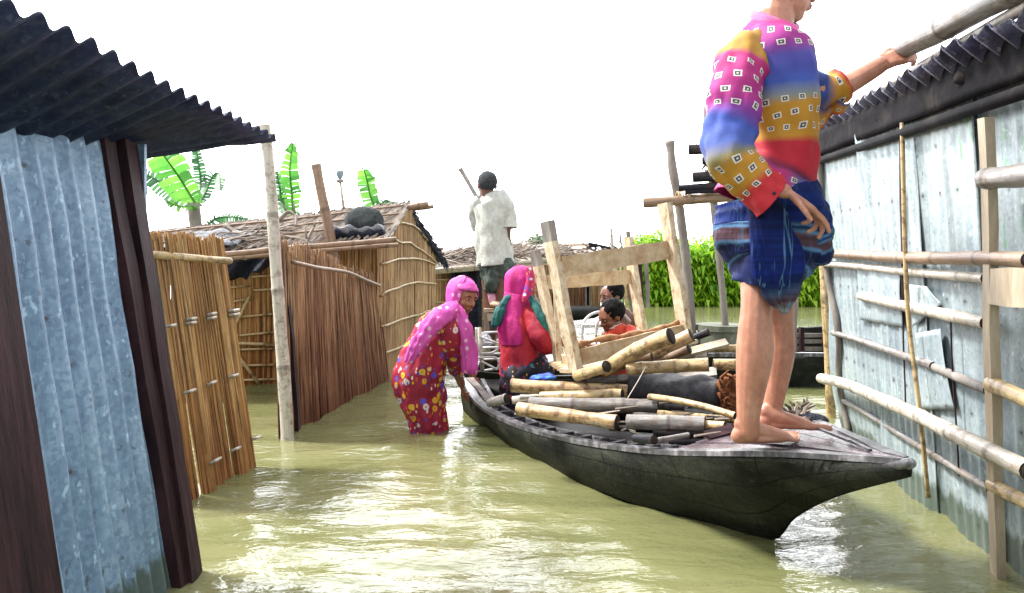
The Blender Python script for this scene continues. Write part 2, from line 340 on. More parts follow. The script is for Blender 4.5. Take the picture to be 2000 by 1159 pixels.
# ------------------------------------------------------------------ water and far ground
t = NT('muddy_water'); pos = t.n('NewGeometry').outputs['Position']
w1 = t.noise(t.n('Mapping', {'Vector': pos, 'Scale': (7, 16, 1)}).outputs[0], 1, 3, .55, .6)
w2 = t.noise(t.n('Mapping', {'Vector': pos, 'Scale': (20, 46, 1), 'Rotation': (0, 0, .25)}).outputs[0], 1, 3, .6, .4)
murk = t.noise(t.n('Mapping', {'Vector': pos, 'Scale': (.7, 1.2, 1)}).outputs[0], 1, 4, .6, .5)
c = t.ramp(murk, [(.3, (.118, .128, .050)), (.55, (.160, .162, .072)), (.75, (.205, .195, .105))])
hh = t.math('ADD', t.math('MULTIPLY', w1, 1.0), t.math('MULTIPLY', w2, .22))
t.bump(hh, 1.0, .0095)
t.b.inputs['IOR'].default_value = 1.5
M['water'] = t.out(c, .03)
def wave(x, y):
    a = 0.0
    v = Vector((x*1.2+.3*y, y*3.6, .3)); a += .030*noise.noise(v)
    v = Vector((x*3.6-.8*y, y*8.5, 4.3)); a += .014*noise.noise(v)
    v = Vector((x*9, y*19+1.5*x, 9.1)); a += .0024*noise.noise(v)
    return a
ys = [-4, -2, -.5, .5]; y = .9
while y < 14: ys.append(y); y += max(.018, y*y*.0028)
while y < 900: ys.append(y); y *= 1.15
mb = MB(); NX = 260; vs = []
for y in ys:
    for i in range(NX+1):
        tt = (i/NX-.5)*2; x = tt*(1.0*abs(y)+2.2) if y < 14 else tt*(abs(y)*1.6+2.2-8.4)
        amp = 1 if y < 6 else max(0, 1-(y-6)/6)
        vs.append(Vector((x, y, wave(x, y)*amp if amp and y > .5 else 0)))
fs = [(j*(NX+1)+i, j*(NX+1)+i+1, (j+1)*(NX+1)+i+1, (j+1)*(NX+1)+i) for j in range(len(ys)-1) for i in range(NX)]
mb.add(vs, fs); o = mb.build('water', M['water'], smooth=True); tag(o, kind='structure')
M['mud'] = mott('field_ground', [(.05, .07, .02), (.09, .12, .03)], (1, 1, 1), .9)
mb = MB(); mb.grid(lambda u, v: Vector((lerp(2.2, 60, u), lerp(16.2, 90, v), -.05+.25*min(1, v*12))), 20, 12); tag(mb.build('field_ground', M['mud']), kind='structure')
# ------------------------------------------------------------------ builders for bamboo, reeds, corrugated sheets
def bamboo_mb(p0, p1, r, hollow=(True, True), sag=0.0, node=.32, n=12, taper=1.0, bend=(0, 0, 0), jag=0.0):
    p0, p1 = Vector(p0), Vector(p1); d = p1-p0; L = d.length; t = d/L; mb = MB(); per = node*R.uniform(.85, 1.15); off = R.uniform(0, 1)
    ss = sorted(set([0, L]+[x*.06 for x in range(1, int(L/.06))]+[(k-off)*per+e for k in range(1, int(L/per)+2) for e in (-.012, 0, .012) if 0 < (k-off)*per+e < L]))
    pts = []; rad = []
    for s in ss:
        f = s/L; q = p0+d*f+Vector((0, 0, -sag*4*f*(1-f)))+Vector(bend)*4*f*(1-f)
        q += Vector((noise.noise(q*1.5), noise.noise(q*1.5+Vector((5, 0, 0))), noise.noise(q*1.5+Vector((0, 5, 0)))))*r*.35
        fr = ((s/per+off) % 1); dn = min(fr, 1-fr)*per
        rr = r*lerp(1, taper, f)*(1+.10*math.exp(-(dn/.012)**2)-.02*math.sin(fr*2*PI))
        pts.append(q); rad.append(rr)
    mb.tube(pts, rad, n, cap=False, vscale=1/per, v0=off, disp=lambda q, th, L: r*(.07*noise.noise(q*14)+.09*noise.noise(q*5)))
    ref = Vector((0, 0, 1)) if abs(d.x) > abs(d.z) or abs(d.y) > abs(d.z) else Vector((1, 0, 0))
    for e, (a, b) in enumerate(((0, 1), (-1, -2))):          # open or closed ends
        tt = (pts[a]-pts[b]).normalized(); rr = rad[a]
        if hollow[e]:
            a2 = [pts[a], pts[a]+tt*.0015, pts[a]-tt*.02, pts[a]-tt*.09]
            if e == 1: mb.tube(a2, [rr, rr*.8, rr*.76, rr*.74], n, ref, cap=False, mi=1)
            else: mb.tube(a2, [rr, rr*.8, rr*.76, rr*.74], n, ref, cap=False, mi=1)
            mb.tube([pts[a]-tt*.08, pts[a]-tt*.082], [rr*.75, rr*.75], n, ref, mi=1)
        else: mb.tube([pts[a]-tt*.002, pts[a]+tt*.004], [rr, rr*.9], n, ref)
    return mb
def bamboo(name, label, cat, p0, p1, r, m='bam_tan', parent=None, **k):
    mb = bamboo_mb(p0, p1, r, **k); o = mb.build(name, [M[m], M['bam_in']], parent, smooth=True)
    if parent is None: tag(o, label, cat)
    elif label: o['label'] = label
    return o
def reeds(mb, B, T, n, r, jit=.3, zj=.05, lay=2, off=Vector((0, 0, 0)), band=0, wav=.0, sides=4, tilt=0.0, vs=1.0):
    """upright reeds between the bottom line B(s) and the top line T(s)"""
    for l in range(lay):
        for i in range(n):
            s = (i+R.random()*.8)/n; s2 = min(1, max(0, s+R.uniform(-jit, jit)/n*3+tilt))
            b, t = B(s), T(s2); d = t-b
            t = b+d*(1+R.uniform(-zj, zj)/max(d.length, .1)); o = off*l+Vector((R.uniform(-r, r), R.uniform(-r, r), 0))*.8
            u = min(1, max(0, R.random()*.75+.25*noise.noise(b*4)+.12)); k = 5 if wav else 2; pts = []
            ph = R.uniform(0, 9)
            for j in range(k):
                q = lerp(b, t, j/(k-1))+o
                if wav: q = q+Vector((noise.noise(Vector((ph, j*.8, 0))), noise.noise(Vector((ph, j*.8, 5))), 0))*wav
                pts.append(q)
            mb.tube(pts, [r*R.uniform(.7, 1.2)*lerp(1, .75, j/(k-1)) for j in range(k)], sides, cap=True, ru=u, v0=R.uniform(0, 8), vscale=vs)
    return mb
def corrugated(fn, L, Wd, pitch=.075, amp=.010, nv=24, sub=6, thick=.002, flip=False, edge=None):
    """sheet: fn(a, b) -> (point, normal) with a along the profile in metres and b across; ridges run along b"""
    mb = MB(); nu = max(4, int(L/pitch*sub)); vs = []
    for j in range(nv+1):
        for i in range(nu+1):
            a, b = L*i/nu, Wd*j/nv
            if edge: a, b = edge(a, b)
            p, nn = fn(a, b); h = math.sin(2*PI*a/pitch)*amp+noise.noise(p*3)*amp*.7+noise.noise(p*9)*amp*.25
            vs.append(p+nn*h)
    fs = [(j*(nu+1)+i, j*(nu+1)+i+1, (j+1)*(nu+1)+i+1, (j+1)*(nu+1)+i) for j in range(nv) for i in range(nu)]
    return mb.add(vs, fs)

# ------------------------------------------------------------------ left tin shed
def WL(Y, z, o=0.0): return Vector((-1.10-.15*z+o, Y, z))
shed = thing('tin_shed', 'blue-grey corrugated tin shed with dark planks, close on the left', 'shed', (-1.1, 1.9, 0))
mb = corrugated(lambda a, b: (WL(-2.0+a, -.25+b), Vector((1, 0, .15)).normalized()), 4.56, 1.78, pitch=.083, amp=.012, nv=24)
mb.build('side_wall', M['tin_left'], shed, True, .002)
mb = MB(); mb.beam(WL(2.572, -.3, .022), WL(2.572, 1.5, .022), .046, .078, (0, 1, 0), segs=16, wob=.006); mb.beam(WL(2.53, -.3, .012), WL(2.46, 1.5, .012), .036, .07, (0, 1, 0), segs=16, wob=.006)
mb.build('corner_post', M['wood_maroon'], shed)
mb = MB()
for k in range(9):
    y0 = 1.89-.15*k; mb.box(WL(y0-.075, .6, .02+.004*(k % 2)), (.012, 0, 0), (0, .0735, 0), (-.15*1.0, 0, 1.0))
mb.build('plank_door', M['wood_maroon'], shed)
mb = MB(); mb.box(Vector((-2.2, 2.62, .6)), (.95, 0, 0), (0, .008, 0), (0, 0, .85)); mb.build('back_wall', M['tin_left'], shed)
def roofL(a, b):       # a along +Y, b towards -X
    Y = -2.1+a; x = -1.0-b; z = 1.57-(.38+.30*max(0, min(1, (2.7-Y)/1.3)))*b
    if a > 5.1: z -= (a-5.1)*.10*min(1, b/.3)
    return Vector((x, Y, z)), Vector((.27, 0, 1)).normalized()
def edgeL(a, b):
    return (a - max(0, (min(b, .6)*1.35))*max(0, (a-4.4)/1.0), b)
mb = corrugated(roofL, 5.38, 1.9, pitch=.1, amp=.0135, nv=20, sub=8, edge=edgeL)
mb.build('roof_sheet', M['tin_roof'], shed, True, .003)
for k, z in enumerate((1.49,)):
    mb = MB(); mb.beam(WL(-2, 1.50, -.06), WL(2.66, 1.46, -.04), .07, .06, segs=10, wob=.01); mb.build('wall_plate', M['wood_maroon'], shed)
bamboo('bamboo_pole', 'sawn-off bamboo pole end sticking out behind the tin shed corner', 'pole', P(200, 374, 2.95), P(286, 371, 3.0), .022, 'bam_pale')

# ------------------------------------------------------------------ left leaning reed fence
fen = thing('reed_fence', 'golden reed fence with bamboo ties leaning beside the tin shed', 'fence', W(430, 940))
B0, B1 = W(352, 985), W(492, 908); T0, T1 = P(262, 458, B0.y), P(418, 470, B1.y)
strips = [(0, .27, .0), (.26, .51, .035), (.5, .76, .0), (.74, 1.0, .035)]
nrm = Vector((1, -.25, 0)).normalized()
for k, (a, b, o) in enumerate(strips):
    mb = MB()
    def Bf(s, a=a, b=b, o=o): s = a+(b-a)*lerp(.10, .90, s); return lerp(B0, B1, s)+Vector((0, 0, -.25))+nrm*(o+.02*math.sin(s*40))-(T0-B0)*.2
    def Tf(s, a=a, b=b, o=o): s = a+(b-a)*s; return lerp(T0, T1, s)+nrm*o+Vector((0, 0, .008*math.sin(s*31)))
    reeds(mb, Bf, Tf, 34, .0062, zj=.022, lay=3, off=nrm*.008, jit=.35, wav=.010)
    mb.build('reed_bundle', M['reed_gold'], fen)
bamboo('rail', None, None, P(266, 497, 3.36)+nrm*.05, P(432, 511, 3.84)+nrm*.05, .017, 'bam_tan', fen, hollow=(False, False))
def onF(px, py, extra=.05):    # approx point on the fence surface
    s = .5
    for _ in range(12):
        zt = 0
        lo, hi = 0.0, 1.0
        q0, q1 = lerp(B0, T0, 0), lerp(B1, T1, 0)
        Y = lerp(B0.y, B1.y, s); z = H+(HY-py)/F*Y; f = z/lerp(T0.z, T1.z, s)
        X0, X1 = lerp(B0.x, T0.x, f), lerp(B1.x, T1.x, f); Xp = (px-1000)/F*Y
        s += (Xp-lerp(X0, X1, s))/((X1-X0)-(px-1000)/F*(B1.y-B0.y)+1e-6)*.8
    Y = lerp(B0.y, B1.y, s); return Vector(((px-1000)/F*Y, Y, H+(HY-py)/F*Y))+nrm*extra
for a, b in (((302, 638), (320, 634)), ((342, 624), (361, 621)), ((342, 632), (361, 629)), ((384, 615), (401, 611)), ((384, 623), (401, 619)), ((426, 608), (446, 605)), ((427, 616), (447, 613)),
             ((337, 767), (359, 760)), ((383, 751), (400, 744)), ((425, 736), (444, 731)), ((388, 904), (409, 893)), ((430, 880), (448, 872)), ((472, 857), (490, 852))):
    p, q = onF(*a, .06), onF(*b, .06); mb = MB(); mb.tube([p, q], .0075, 8); mb.build('binding', M['bam_pale'], fen, True)

# ------------------------------------------------------------------ centre reed fence
fc = thing('reed_fence', 'dark red-brown reed fence panel in the water in front of the reed hut', 'fence', W(640, 800))
b0, b1 = W(556, 852), W(764, 742); t0, t1 = P(545, 490, b0.y), P(738, 556, b1.y)
n2 = Vector((1, -.3, 0)).normalized()
def topc(s): return lerp(t0, t1, s)+Vector((0, 0, .02*math.sin(s*9)+.05*math.exp(-((s-.42)/.12)**2)+.045*noise.noise(Vector((s*16, 0, 0)))+.02))
for k in range(3):
    mb = MB(); a, b = k/3-.01, (k+1)/3+.01
    reeds(mb, lambda s: lerp(b0, b1, lerp(a, b, s))+Vector((0, 0, -.25)), lambda s: topc(lerp(a, b, s)), 92, .0052, zj=.055, lay=3, off=-n2*.01, jit=.5, wav=.014)
    mb.build('reed_panel', M['reed_brown'], fc)
mb = MB(); mb.tube([Vector(p)+n2*.03 for p in cat([P(562, 512, 4.62), P(610, 523, 4.9), P(640, 527, 5.2), P(675, 533, 5.65), P(705, 546, 6.1), P(735, 558, 6.5)], 5)], .013, 8, vscale=3); mb.build('rail', M['bam_brown'], fc, True)
mb = MB(); mb.beam(P(552, 495, 4.66), W(572, 846)+Vector((0, .1, -.2)), .05, .05, (0, 1, 0), segs=12, wob=.02); mb.build('edge_post', M['wood_maroon'], fc)
bamboo('bamboo_post', 'tall pale bamboo post at the near end of the dark reed fence', 'post', W(562, 856)+Vector((.01, 0, -.3)), P(516, 243, 4.5), .040, 'bam_pale', taper=.8, node=.42, bend=(.015, 0, 0))
bamboo('bamboo_post', 'leaning notched bamboo post rising behind the dark reed fence', 'post', P(690, 700, 6.2), P(618, 322, 6.2), .040, 'bam_brown', node=.5)

# ------------------------------------------------------------------ main reed hut
hut = thing('reed_hut', 'reed-walled hut with thatched roof standing in flood water behind the fences', 'hut', (-1.6, 7, 0))
cA, cB, cC = Vector((-3.6, 6.0, 0)), Vector((-1.14, 6.55, 0)), Vector((-.90, 8.9, 0)); cD = cC+(cA-cB)
zA, zB, zC = 1.02, 1.16, 1.08; ridge1 = Vector((-1.06, 7.8, 1.58)); ridge0 = Vector((-3.55, 7.3, 1.24))
mb = MB(); reeds(mb, lambda s: lerp(cA, cB, s)+Vector((0, 0, -.2)), lambda s: lerp(cA, cB, s)+Vector((0, 0, lerp(zA, zB, s))), 330, .008, zj=.01, lay=2, off=Vector((0, .012, 0)), wav=.006)
mb.build('front_wall', M['reed_gold'], hut)
def gt(s):
    p = lerp(cB, cC, s); z = lerp(zB, ridge1.z, s/.5) if s < .5 else lerp(ridge1.z, zC, (s-.5)/.5)
    return p+Vector((0, 0, z))
mb = MB(); reeds(mb, lambda s: lerp(cB, cC, s)+Vector((0, 0, -.2)), gt, 300, .009, zj=.03, lay=2, off=Vector((-.012, 0, 0)), wav=.012)
mb.build('gable_wall', M['reed_tan'], hut)
mb = MB(); reeds(mb, lambda s: lerp(cC, cD, s)+Vector((0, 0, -.2)), lambda s: lerp(cC, cD, s)+Vector((0, 0, 1)), 120, .012, lay=2, off=Vector((0, -.01, 0)))
mb.build('back_wall', M['reed_tan'], hut)
for z0, z1 in ((.22, .20), (.47, .45), (.73, .74), (1.0, .97), (1.22, 1.0), (1.38, 1.2)):      # bands round the gable
    s0 = 0 if z0 < zB else (z0-zB)/(ridge1.z-zB)*.5; s1 = 1 if z1 < zC else 1-(z1-zC)/(ridge1.z-zC)*.5
    pts = []
    for j in range(13):
        s = lerp(s0, s1, j/12); p = lerp(cB, cC, s); p.z = lerp(z0, z1, j/12)+.02*noise.noise(Vector((z0*9, j*.5, 0)))+.06*math.sin(j/12*PI)*(z0 > .7); pts.append(p+Vector((.022, -.002, 0)))
    mb = MB(); mb.tube(pts, .011, 6, vscale=3); mb.build('wall_batten', M['bam_tan'], hut, True)
def onwall(px, py, o=.025):       # point on the front wall
    Y = 6.3
    for _ in range(20): X = (px-1000)/F*Y; Y = cA.y+(X-cA.x)/(cB.x-cA.x)*(cB.y-cA.y)
    return Vector(((px-1000)/F*Y, Y-o, H+(HY-py)/F*Y))
for a, b in (((432, 563), (490, 558)), ((490, 541), (545, 537)), ((436, 592), (496, 583)), ((496, 567), (545, 564)), ((440, 622), (545, 612)), ((448, 657), (545, 648)), ((452, 683), (545, 680)), ((456, 714), (545, 712)), ((462, 742), (545, 740))):
    mb = MB(); mb.tube([onwall(*a), onwall(*b)], .010, 6, vscale=3); mb.build('wall_batten', M['bam_tan'], hut, True)
for a, b in (((492, 576), (450, 664)), ((450, 668), (513, 752)), ((450, 668), (545, 673))):
    mb = MB(); mb.tube([onwall(*a, .05), onwall(*b, .05)], .014, 7, vscale=3); mb.build('brace', M['bam_tan'], hut, True)
# thatch roof
e0, e1 = Vector((-3.55, 5.72, .98)), Vector((-1.02, 6.22, 1.19))
def rf(u, v): return lerp(lerp(e0, e1, u), lerp(ridge0, ridge1, u), v)
f0, f1 = Vector((-3.4, 9.1, .9)), Vector((-.84, 9.35, 1.02))
def rb(u, v): return lerp(lerp(f0, f1, u), lerp(ridge0, ridge1, u), v)
mb = MB(); mb.grid(lambda u, v: rf(u, v)-Vector((0, 0, .02)), 10, 6); mb.grid(lambda u, v: rb(u, v)-Vector((0, 0, .02)), 10, 6); mb.build('roof_deck', M['plastic_black'], hut, thick=.02)
mb = MB()
for face, cnt in ((rf, 2600), (rb, 500)):
    for i in range(cnt):
        u, v = R.random(), R.uniform(-.05, .92); l = R.uniform(.15, .4); sk = R.uniform(-.02, .035)+.02
        v1 = min(1.02, v+l); p, q = face(min(1, u), v), face(min(1.01, u+sk), v1); lift = Vector((0, 0, R.uniform(.0, .05)))
        mb.tube([p+lift*R.random(), q+lift], [.009, .006], 3, ru=R.random(), v0=R.uniform(0, 5))
mb.build('thatch', M['thatch'], hut)
mb = MB()
for i in range(260):       # dark eave edge along the gable
    v = R.random(); a = lerp(f1, ridge1, v)+Vector((.03, 0, -.03)); mb.tube([a, a+Vector((R.uniform(.0, .07), R.uniform(-.05, .05), R.uniform(-.14, -.02)))], [.012, .007], 3, ru=R.random()*.3)
mb.grid(lambda u, v: lerp(f1, ridge1, u)+Vector((.05, 0, -.03-.09*v)), 12, 2)
mb.build('barge_edge', M['plastic_black'], hut)
for k in range(3):
    v = .25+.27*k; mb = MB(); mb.tube([rf(u/8, v+.03*math.sin(u))+Vector((0, -.01, .055)) for u in range(0, 9)], .010, 6, vscale=3); mb.build('roof_lath', M['bam_brown'], hut, True)
bamboo('ridge_pole', None, None, P(270, 486, 7.35), P(836, 399, 7.62), .030, 'bam_brown', hut)
bamboo('ridge_pole', None, None, P(520, 446, 7.9), P(846, 403, 7.95), .022, 'bam_brown', hut)
bamboo('eave_pole', None, None, P(420, 499, 5.6), P(774, 468, 6.05), .021, 'bam_brown', hut)
bamboo('eave_pole', None, None, P(420, 507, 5.8), P(778, 478, 6.2), .018, 'bam_brown', hut)
mb = MB(); mb.beam(P(812, 440, 8.3), P(846, 490, 8.9), .05, .12, segs=6, wob=.03); mb.build('barge_board', M['plastic_black'], hut)
for a, b in ((P(820, 487, 8.8), P(866, 486, 8.9)), (P(826, 494, 8.9), P(868, 495, 8.9))):
    mb = MB(); mb.tube([a, b], .014, 6); mb.build('rafter_end', M['bam_brown'], hut)
# black plastic hanging under the eave
mb = MB(); mb.grid(lambda u, v: P(lerp(430, 536, u), lerp(505, lerp(545, 518, max(0, (u-.45)*2)) if u > .45 else 545, v), 5.95)+Vector((0, .05*math.sin(u*11+v*4), .012*math.sin(u*23))), 24, 8)
tag(mb.build('plastic_sheet', M['plastic_black'], None, True, .006), 'black plastic sheet hanging under the hut eave above the doorway', 'sheet')
mb = MB()
def blob_sheet(u, v):
    p = rf(lerp(.30, .55, u), lerp(-.04, .34, v)); return p+Vector((0, -.01, .06+.05*noise.noise(p*7)+.04*math.sin(u*PI)))
mb.grid(blob_sheet, 30, 14); tag(mb.build('plastic_sheet', M['plastic_black'], None, True, .008), 'crumpled black plastic sheet lying on the hut roof among branches', 'sheet')
# bundle and roll on the roof
def lumpy(c, r, rot, amp=.12, sc=7):
    m = MB(); m.ell((0, 0, 0), r, None, 30, 18); M3 = rot.to_matrix()
    for i, v in enumerate(m.v):
        m.v[i] = Vector(c)+M3@(v*(1+amp*noise.noise(v*sc)+amp*.5*noise.noise(v*sc*2.7)))
    return m
from mathutils import Euler
mb = lumpy(P(714, 438, 6.6), (.175, .14, .15), Euler((0, .05, 0)), .16, 9); tag(mb.build('net_bundle', M['net'], None, True), 'domed dark grey-green bundle resting on the thatched roof', 'bundle')
mb = MB(); mb.tube(cat([P(650, 458, 6.3), P(685, 455, 6.32), P(722, 456, 6.35), P(750, 450, 6.4)], 6), [.055+.012*math.sin(i*1.3) for i in range(19)], 14, disp=lambda q, th, L: .012*noise.noise(q*14)); tag(mb.build('tarpaulin_roll', M['plastic_black'], None, True), 'rolled black tarpaulin lying below the dark bundle on the roof', 'roll')
# branches on the roof
brs = [([(430, 500), (470, 470), (510, 450)], 'curved pale branch at the left end of the hut roof'), ([(462, 502), (480, 478), (500, 460), (545, 455)], 'forked light branch hanging over the hut eave'),
       ([(592, 495), (600, 470), (615, 440)], 'dark knotty branch poking over the eave left of the notched post'), ([(545, 430), (562, 415), (578, 422), (577, 442)], 'hooked pale root lying below the roof ridge'),
       ([(455, 455), (500, 466), (560, 463), (600, 470)], 'long thin branch lying along the thatch'), ([(440, 440), (470, 462), (498, 478)], 'short grey branch crossing the left thatch')]
for pts, lab in brs:
    q = cat([P(x, y, 6.15+.25*(500-y)/60) for x, y in pts], 5); mb = MB(); mb.tube(q, [lerp(.022, .008, i/len(q)) for i in range(len(q))], 7, disp=lambda q, th, L: .004*noise.noise(q*30), ru=.6)
    for j in (5, 9):
        if j < len(q): d = Vector((R.uniform(-.1, .1), 0, R.uniform(-.02, .12))); mb.tube([q[j], Vector(q[j])+d], [.010, .004], 5, ru=.5)
    tag(mb.build('branch', M['twig'], None, True), lab, 'branch')
mb = MB()
for i in range(110):
    p = rf(R.uniform(.25, .62), R.uniform(.02, .45))+Vector((0, 0, .08)); a = R.uniform(-.5, .5)
    mb.tube([p, p+Vector((.1*math.cos(a), .02, .05*math.sin(a)+.02)), p+Vector((.22*math.cos(a), .03, .1*math.sin(a)))], [.007, .006, .003], 4, ru=R.random())
tag(mb.build('brushwood', M['twig']), 'tangle of dry twigs heaped on the hut roof', 'brushwood', kind='stuff')
# lamp on its pole
lp = thing('lamp_pole', 'glass bulb lamp on a thin pole above the roof ridge', 'lamp', P(672, 410, 7.7))
mb = MB(); mb.tube([P(672, 412, 7.7), P(664, 352, 7.7)], [.016, .013], 8); mb.build('pole', M['bam_pale'], lp, True)
mb = MB(); mb.tube([P(664.5, 357, 7.7), P(664, 353, 7.7), P(664, 350, 7.7)], [.03, .042, .02], 12); mb.build('lamp_holder', M['wood_grey'], lp, True)
mb = MB(); mb.tube([P(664, y, 7.7) for y in (352, 348, 343, 338, 334, 332.5)], [.012, .022, .036, .042, .038, .020], 14); mb.build('bulb', M['glass_bulb'], lp, True)

# ------------------------------------------------------------------ banana plants
def banana_leaf(pts, w, tears=.35, m='banana', n=26, droop=.5, up=(0, -1, .35), gap=.12):
    q = [Vector(p) for p in cat(pts, 8)]; N_ = len(q)-1; mb = MB(); up = Vector(up)
    mb.tube(q, [lerp(.016, .004, i/N_) for i in range(N_+1)], 6, ru=.5)
    for sd_ in (-1, 1):
        i = 0.0
        while i < 1:
            st = R.uniform(.02, .06)*(1+2*(1-tears)*R.random()); a, b = i, min(1, i+st); i = b
            def at(f): k = min(N_-1, int(f*N_)); return lerp(q[k], q[k+1], f*N_-k), (q[k+1]-q[k]).normalized()
            def wd(f): return w*(math.sin(PI*min(1, f*.93+.06))**.55)
            (p0, t0_), (p1, t1_) = at(a), at(b); out = t0_.cross(up).normalized()*sd_; dr = R.uniform(.2, .8)*droop; l = R.uniform(.85, 1.08)
            g = R.uniform(0, gap)*tears*2
            vs = []
            for j in range(5):
                f = j/4; pa, pb = lerp(p0, p1, g*f), lerp(p0, p1, 1-g*f*.6); sh = t0_*.35*f*wd(a)
                vs += [pa+out*f*wd(a)*l+sh+Vector((0, 0, -dr*wd(a)*f*f)), pb+out*f*wd(b)*l+sh+Vector((0, 0, -dr*wd(b)*f*f))]
            mb.add(vs, [(2*j, 2*j+1, 2*j+3, 2*j+2) for j in range(4)])
    return mb
def banana_plant(label, Y, trunk, leaves):
    root = thing('banana_plant', label, 'plant', P(trunk[0][0], trunk[0][1], Y))
    q = cat([P(x, y, Y) for x, y, r in trunk], 5); rr = cat([(r*Y/F,) for x, y, r in trunk], 5)
    mb = MB(); mb.tube(q, [a[0] for a in rr], 12, disp=lambda q, th, L: .01*noise.noise(q*12)); mb.build('trunk', M['wood_grey'], root, True)
    for pts, w, tears, m in leaves:
        banana_leaf([P(p[0], p[1], Y+(p[2] if len(p) > 2 else 0)) for p in pts], w*Y/F, tears).build('leaf', M[m], root, True)
banana_plant('banana plant with cut grey trunk and torn leaves left of the reed hut', 9.6, [(392, 640, 13), (388, 500, 12), (382, 440, 11.5), (378, 398, 12)], [
    ([(384, 402), (352, 350, -.2), (320, 305, -.5), (286, 268, -.9)], 33, .25, 'banana'),
    ([(384, 404), (345, 380, .2), (300, 348, .3), (255, 330, .3)], 21, .9, 'banana_dark'),
    ([(384, 404), (392, 360, .3), (388, 320, .3), (382, 285, .3)], 14, .9, 'banana_dark'),
    ([(386, 404), (402, 375, .2), (415, 345, .3), (428, 340, .2), (430, 372, 0)], 16, .9, 'banana_dark'),
    ([(386, 410), (370, 402, -.3), (350, 404, -.5), (325, 392, -.5)], 10, .6, 'banana'),
    ([(396, 452), (420, 428, .1), (455, 424, 0), (492, 432, 0)], 11, .9, 'banana_dark')])
banana_plant('banana plant with one upright ragged leaf behind the hut ridge', 10.2, [(566, 560, 10), (568, 470, 9), (572, 420, 6)], [
    ([(573, 425), (570, 380, 0), (566, 330, -.1), (572, 280, -.2)], 20, .5, 'banana'),
    ([(566, 430), (552, 395, .2), (545, 360, .2), (540, 335, .1)], 13, .8, 'banana_dark'),
    ([(568, 430), (556, 405, .3), (548, 385, .3), (536, 380, .2)], 11, .5, 'banana')])
banana_plant('banana plant with pale folded leaf behind the roof ridge', 10.6, [(738, 560, 9), (738, 470, 9), (738, 415, 5)], [
    ([(738, 420), (724, 385, 0), (716, 350, 0), (708, 326, -.3)], 19, .15, 'banana'),
    ([(738, 420), (748, 396, 0), (757, 392, 0), (768, 402, 0)], 17, .5, 'banana_dark')])

# ------------------------------------------------------------------ huts far behind
h2 = thing('reed_hut', 'low hut behind the standing man with brushwood heaped on its roof', 'hut', (-.2, 11.4, 0))
a0, a1 = P(835, 655, 10.2), P(1070, 640, 11.2); a0.z = a1.z = 0
mb = MB(); reeds(mb, lambda s: lerp(a0, a1, s)+Vector((0, 0, -.1)), lambda s: lerp(a0, a1, s)+Vector((0, 0, .92)), 200, .010, zj=.01, lay=2, off=Vector((0, .02, 0)))
mb.build('wall', M['reed_tan'], h2)
for z in (.2, .45, .75): m_ = MB(); m_.tube([a0+Vector((0, -.03, z)), a1+Vector((0, -.03, z))], .012, 6); m_.build('wall_batten', M['bam_tan'], h2)
mb = MB(); mb.grid(lambda u, v: lerp(P(836, 530, 9.8), P(1085, 512, 10.8), u)+Vector((0, 1.6*v, .02+.24*v)), 8, 3); mb.build('roof', M['thatch'], h2, thick=.05)
mb = MB(); mb.tube([P(836, 529, 9.75), P(1090, 506, 10.8)], .026, 8, vscale=3); mb.tube([P(836, 534, 9.8), P(1080, 514, 10.8)], .02, 8, vscale=3); mb.build('eave_pole', M['bam_pale'], h2, True)
mb = MB()
for x in (887, 912, 938): mb.beam(P(x, 640, 10.3), P(x-4, 530, 10.3), .05, .04, (0, 1, 0))
mb.box(P(912, 585, 10.36), (.2, 0, 0), (0, .01, 0), (0, 0, .42)); mb.build('door', M['plastic_black'], h2)
mb = MB()
for i in range(420):
    u = R.random(); p = lerp(P(838, 520, 9.9), P(1100, 500, 10.9), u)+Vector((0, R.uniform(0, 1.3), R.uniform(0, .20)*math.sin(PI*min(1, u*1.1+.08))+.03)); a = R.uniform(-.9, .9)
    l = R.uniform(.2, .5); d = Vector((math.cos(a), R.uniform(-.4, .4), math.sin(a)*.55))*l
    mb.tube([p, p+d*.5+Vector((0, 0, R.uniform(-.04, .05))), p+d], [.012, .009, .004], 4, ru=R.random())
tag(mb.build('brushwood', M['twig']), 'long heap of dry branches on the low roof behind the standing man', 'brushwood', kind='stuff')

h3 = thing('thatched_house', 'long thatched house with dark wall panels on a low platform far behind', 'house', (1.0, 13, 0))
mb = MB(); mb.grid(lambda u, v: P(lerp(1062, 1150, u), 512-37*v, 12.6+1.4*v)+Vector((0, 0, .01*noise.noise(Vector((u*20, v*9, 0))))), 16, 6)
mb.grid(lambda u, v: lerp(P(1062, 475, 14), P(1150, 475, 14), u)+Vector((0, 1.4*v, -.3*v)), 8, 3); mb.build('roof', M['thatch'], h3, thick=.04)
mb = MB()
for i in range(500):
    u, v = R.random(), R.random(); p = P(lerp(1062, 1150, u), 512-37*v, 12.6+1.4*v-.03); mb.tube([p, p+Vector((R.uniform(-.05, .05), -.2, -.055))], .008, 3, ru=R.random())
mb.build('thatch', M['thatch'], h3)
for k in range(4): m_ = MB(); v = .12+.25*k; m_.tube([P(1060, 512-37*v, 12.5+1.4*v), P(1151, 510-37*v, 12.5+1.4*v)], .012, 5); m_.build('roof_lath', M['bam_brown'], h3)
pan = [(1060, 1098, 560, 602), (1100, 1146, 556, 598), (1062, 1142, 515, 540)]
for x0, x1, y0, y1 in pan:
    Y = 12.8; mb = MB(); reeds(mb, lambda s: P(lerp(x0, x1, s), y1, Y), lambda s: P(lerp(x0, x1, s), y0, Y), 40, .010, zj=0, lay=2, off=Vector((0, .02, 0))); mb.build('wall_panel', M['reed_brown'], h3)
